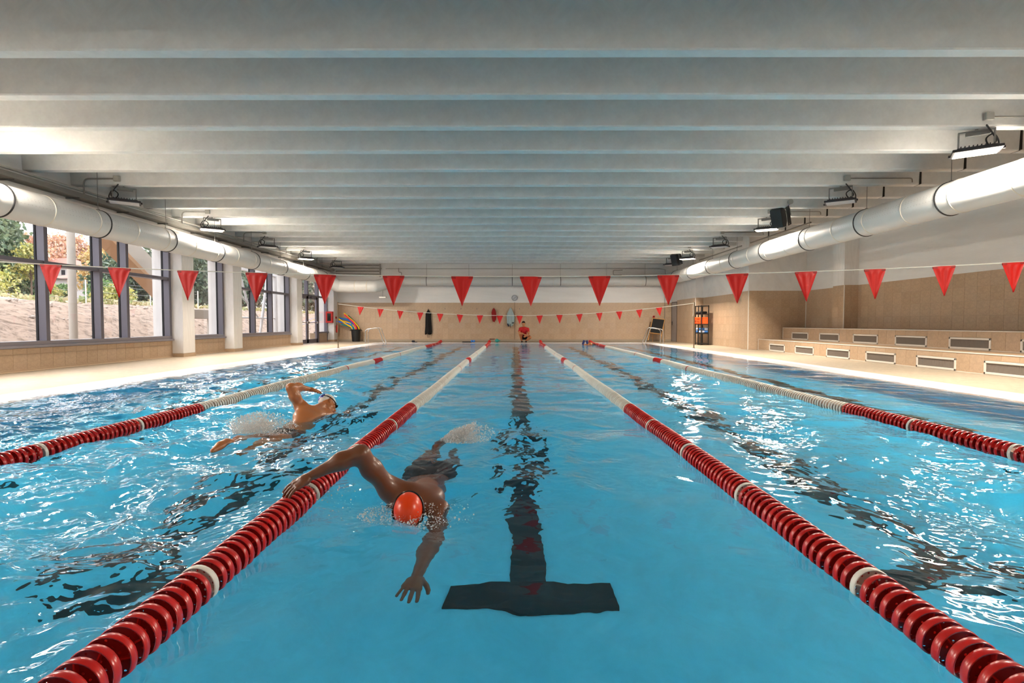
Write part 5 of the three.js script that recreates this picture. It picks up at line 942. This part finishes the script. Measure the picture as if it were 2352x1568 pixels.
// houses
mat('houseWhite', '#b9b6b4', 0.85); mat('roofPink', '#ad7a6c', 0.8); mat('houseGlass', '#2a3038', 0.15); mat('houseFrame', '#5a4c40', 0.6); mat('awning', '#2fa79c', 0.7);
function hipRoof(w, d, h, over) { const a = w / 2 + over, b = d / 2 + over, r = Math.max(0, w / 2 - d / 2 + 0.4); const p = [[-a, 0, b], [a, 0, b], [a, 0, -b], [-a, 0, -b], [-r, h, 0], [r, h, 0]].map((v) => v), f = [[0, 1, 5], [0, 5, 4], [1, 2, 5], [2, 3, 4], [2, 4, 5], [3, 0, 4], [0, 2, 1], [0, 3, 2]]; const q = []; for (const t of f) for (const i of t) q.push(...p[i]); const g = new THREE.BufferGeometry(); g.setAttribute('position', new THREE.Float32BufferAttribute(q, 3)); g.computeVertexNormals(); return g; }
{
  const d = 80, x0 = -67.9, x1 = -62.6, y0 = landY(-65, -80) - 0.2, t = thing('house', 'small white house with a pink hipped roof beyond the dirt bank', 'house', [(x0 + x1) / 2, y0, -d]);
  const w = x1 - x0, eave = 7.55 - y0; obj('wall', box(w, eave, 6, 0, eave / 2, 0), M.houseWhite, t);
  const rf = obj('roof', hipRoof(w, 6, 1.15, 0.8), M.roofPink, t); rf.position.y = eave; const ev = obj('eaves', box(w + 1.5, 0.16, 7.5, 0, eave - 0.06, 0), M.houseFrame, t);
  for (const [x, y, ww, hh] of [[0.25, eave - 1.45, 0.9, 1.05], [-1.9, eave - 1.4, 0.8, 1.0]]) { const f = obj('window', rbox(ww, hh, 0.12, 0.02, x, y, 3.02), M.houseFrame, t); obj('pane', box(ww - 0.16, hh / 2 - 0.12, 0.05, x, y - hh / 4 + 0.02, 3.07), M.houseGlass, f); obj('pane', box(ww - 0.16, hh / 2 - 0.12, 0.05, x, y + hh / 4 - 0.02, 3.07), M.houseGlass, f); }
  obj('annexe_roof', box(3.0, 0.2, 4, w / 2 + 1.6, eave + 0.4, -4, 0, 0, -0.1), M.roofPink, t);
}
{
  const d = 112, x0 = -103, x1 = -90.5, y0 = landY(-97, -112) - 0.3, t = thing('house', 'larger white house with a wide pink roof behind the small one', 'house', [(x0 + x1) / 2, y0, -d]);
  const w = x1 - x0, eave = 12.6 - y0; obj('wall', box(w, eave, 9, 0, eave / 2, 0), M.houseWhite, t);
  const rf = obj('roof', hipRoof(w, 9, 2.3, 0.7), M.roofPink, t); rf.position.y = eave; obj('eaves', box(w + 1.3, 0.2, 10.3, 0, eave - 0.08, 0), M.houseWhite, t);
  for (const [x, y] of [[2.1, eave - 1.25], [4.4, eave - 1.2], [-1.5, eave - 1.2], [6.0, eave - 1.0]].slice(0, 3)) { const f = obj('window', rbox(1.0, 1.2, 0.14, 0.02, x, y, 4.52), M.houseWhite, t); obj('pane', box(0.8, 1.0, 0.06, x, y, 4.58), M.houseGlass, f); }
  const a = thing('awning', 'turquoise awning between the two white houses', 'awning', [-73.8, 7.6, -86]);
  obj('canvas', box(2.4, 0.9, 2.0, 0, 0, 0, 0.2, 0, 0.12), M.awning, a); for (const s of [-1, 1]) obj('post', rod([s, -3.6, 0.6], [s, -0.2, 0.6], 0.06, 6), M.houseWhite, a);
}
// leaning soffit of an outside stair, white steel frame
mat('plasterOut', '#b5aea4', 0.8); mat('paintWhite', '#c4c3c3', 0.4); mat('soffitWood', '#b5906e', 0.7);
{
  const t = thing('outdoor_stair', 'broad white sloping flight of an outside stair with a wooden edge', 'stair', [-12.3, 0, -17.3]);
  const ang = 0.571, n = [Math.cos(ang), -Math.sin(ang)];
  obj('flight', put(new THREE.BoxGeometry(0.5, 0.65, 5.2), 0, 3.06, 0.25, -ang), M.plasterOut, t);
  obj('edge', put(new THREE.BoxGeometry(0.53, 0.12, 5.2), 0, 3.06 - 0.30 * n[0], 0.25 - 0.30 * n[1], -ang), M.soffitWood, t);
  obj('landing', rbox(0.6, 0.35, 2.4, 0.02, 0, 1.35, -3.0), M.plasterOut, t); obj('post', rod([0, -0.3, -3.9], [0, 1.3, -3.9], 0.12, 12), M.plasterOut, t); obj('post', rod([-0.1, -0.3, 2.6], [-0.1, 4.6, 2.6], 0.1, 12), M.plasterOut, t);
}
{
  const t = thing('steel_frame', 'white braced steel frame standing outside the far window', 'frame', [-12.2, -0.1, -25.2]);
  const c = (p, q, r) => rod(p, q, r, 8);
  obj('post', c([0, 0, -1.6], [0, 3.6, -1.6], 0.12), M.paintWhite, t); obj('post', c([0, 0, 2.4], [0, 3.6, 2.4], 0.06), M.paintWhite, t);
  obj('brace', c([0, 0.1, 0.2], [0, 3.5, -0.8], 0.07), M.paintWhite, t); obj('brace', c([0, 0.1, 0.2], [0, 3.4, 1.9], 0.05), M.paintWhite, t); obj('brace', c([0, 1.4, 0.25], [0.0, 2.9, 2.6], 0.04), M.paintWhite, t);
  obj('rail', c([0, 1.35, -1.6], [0, 1.35, 3.2], 0.035), M.paintWhite, t); obj('beam', box(0.2, 0.25, 6.5, 0, 3.6, 0.4), M.paintWhite, t);
}
{
  const t = thing('wire_fence', 'thin wire fence along the top of the bank behind the leaning stair', 'fence', [-18.4, landY(-18.4, -24) - 0.1, -24]);
  for (let k = 0; k < 6; k++) obj('post', rod([0, 0, 3.5 - k * 2], [0, 1.15, 3.5 - k * 2], 0.025, 6), M.twigPost ?? mat('twigPost', '#d8d2c8', 0.8), t);
  for (const y of [0.35, 0.65, 0.95, 1.1]) obj('wire', rod([0, y, 3.6], [0, y, -6.6], 0.008, 5), M.galvanised, t);
}
renderer.render(scene, camera);
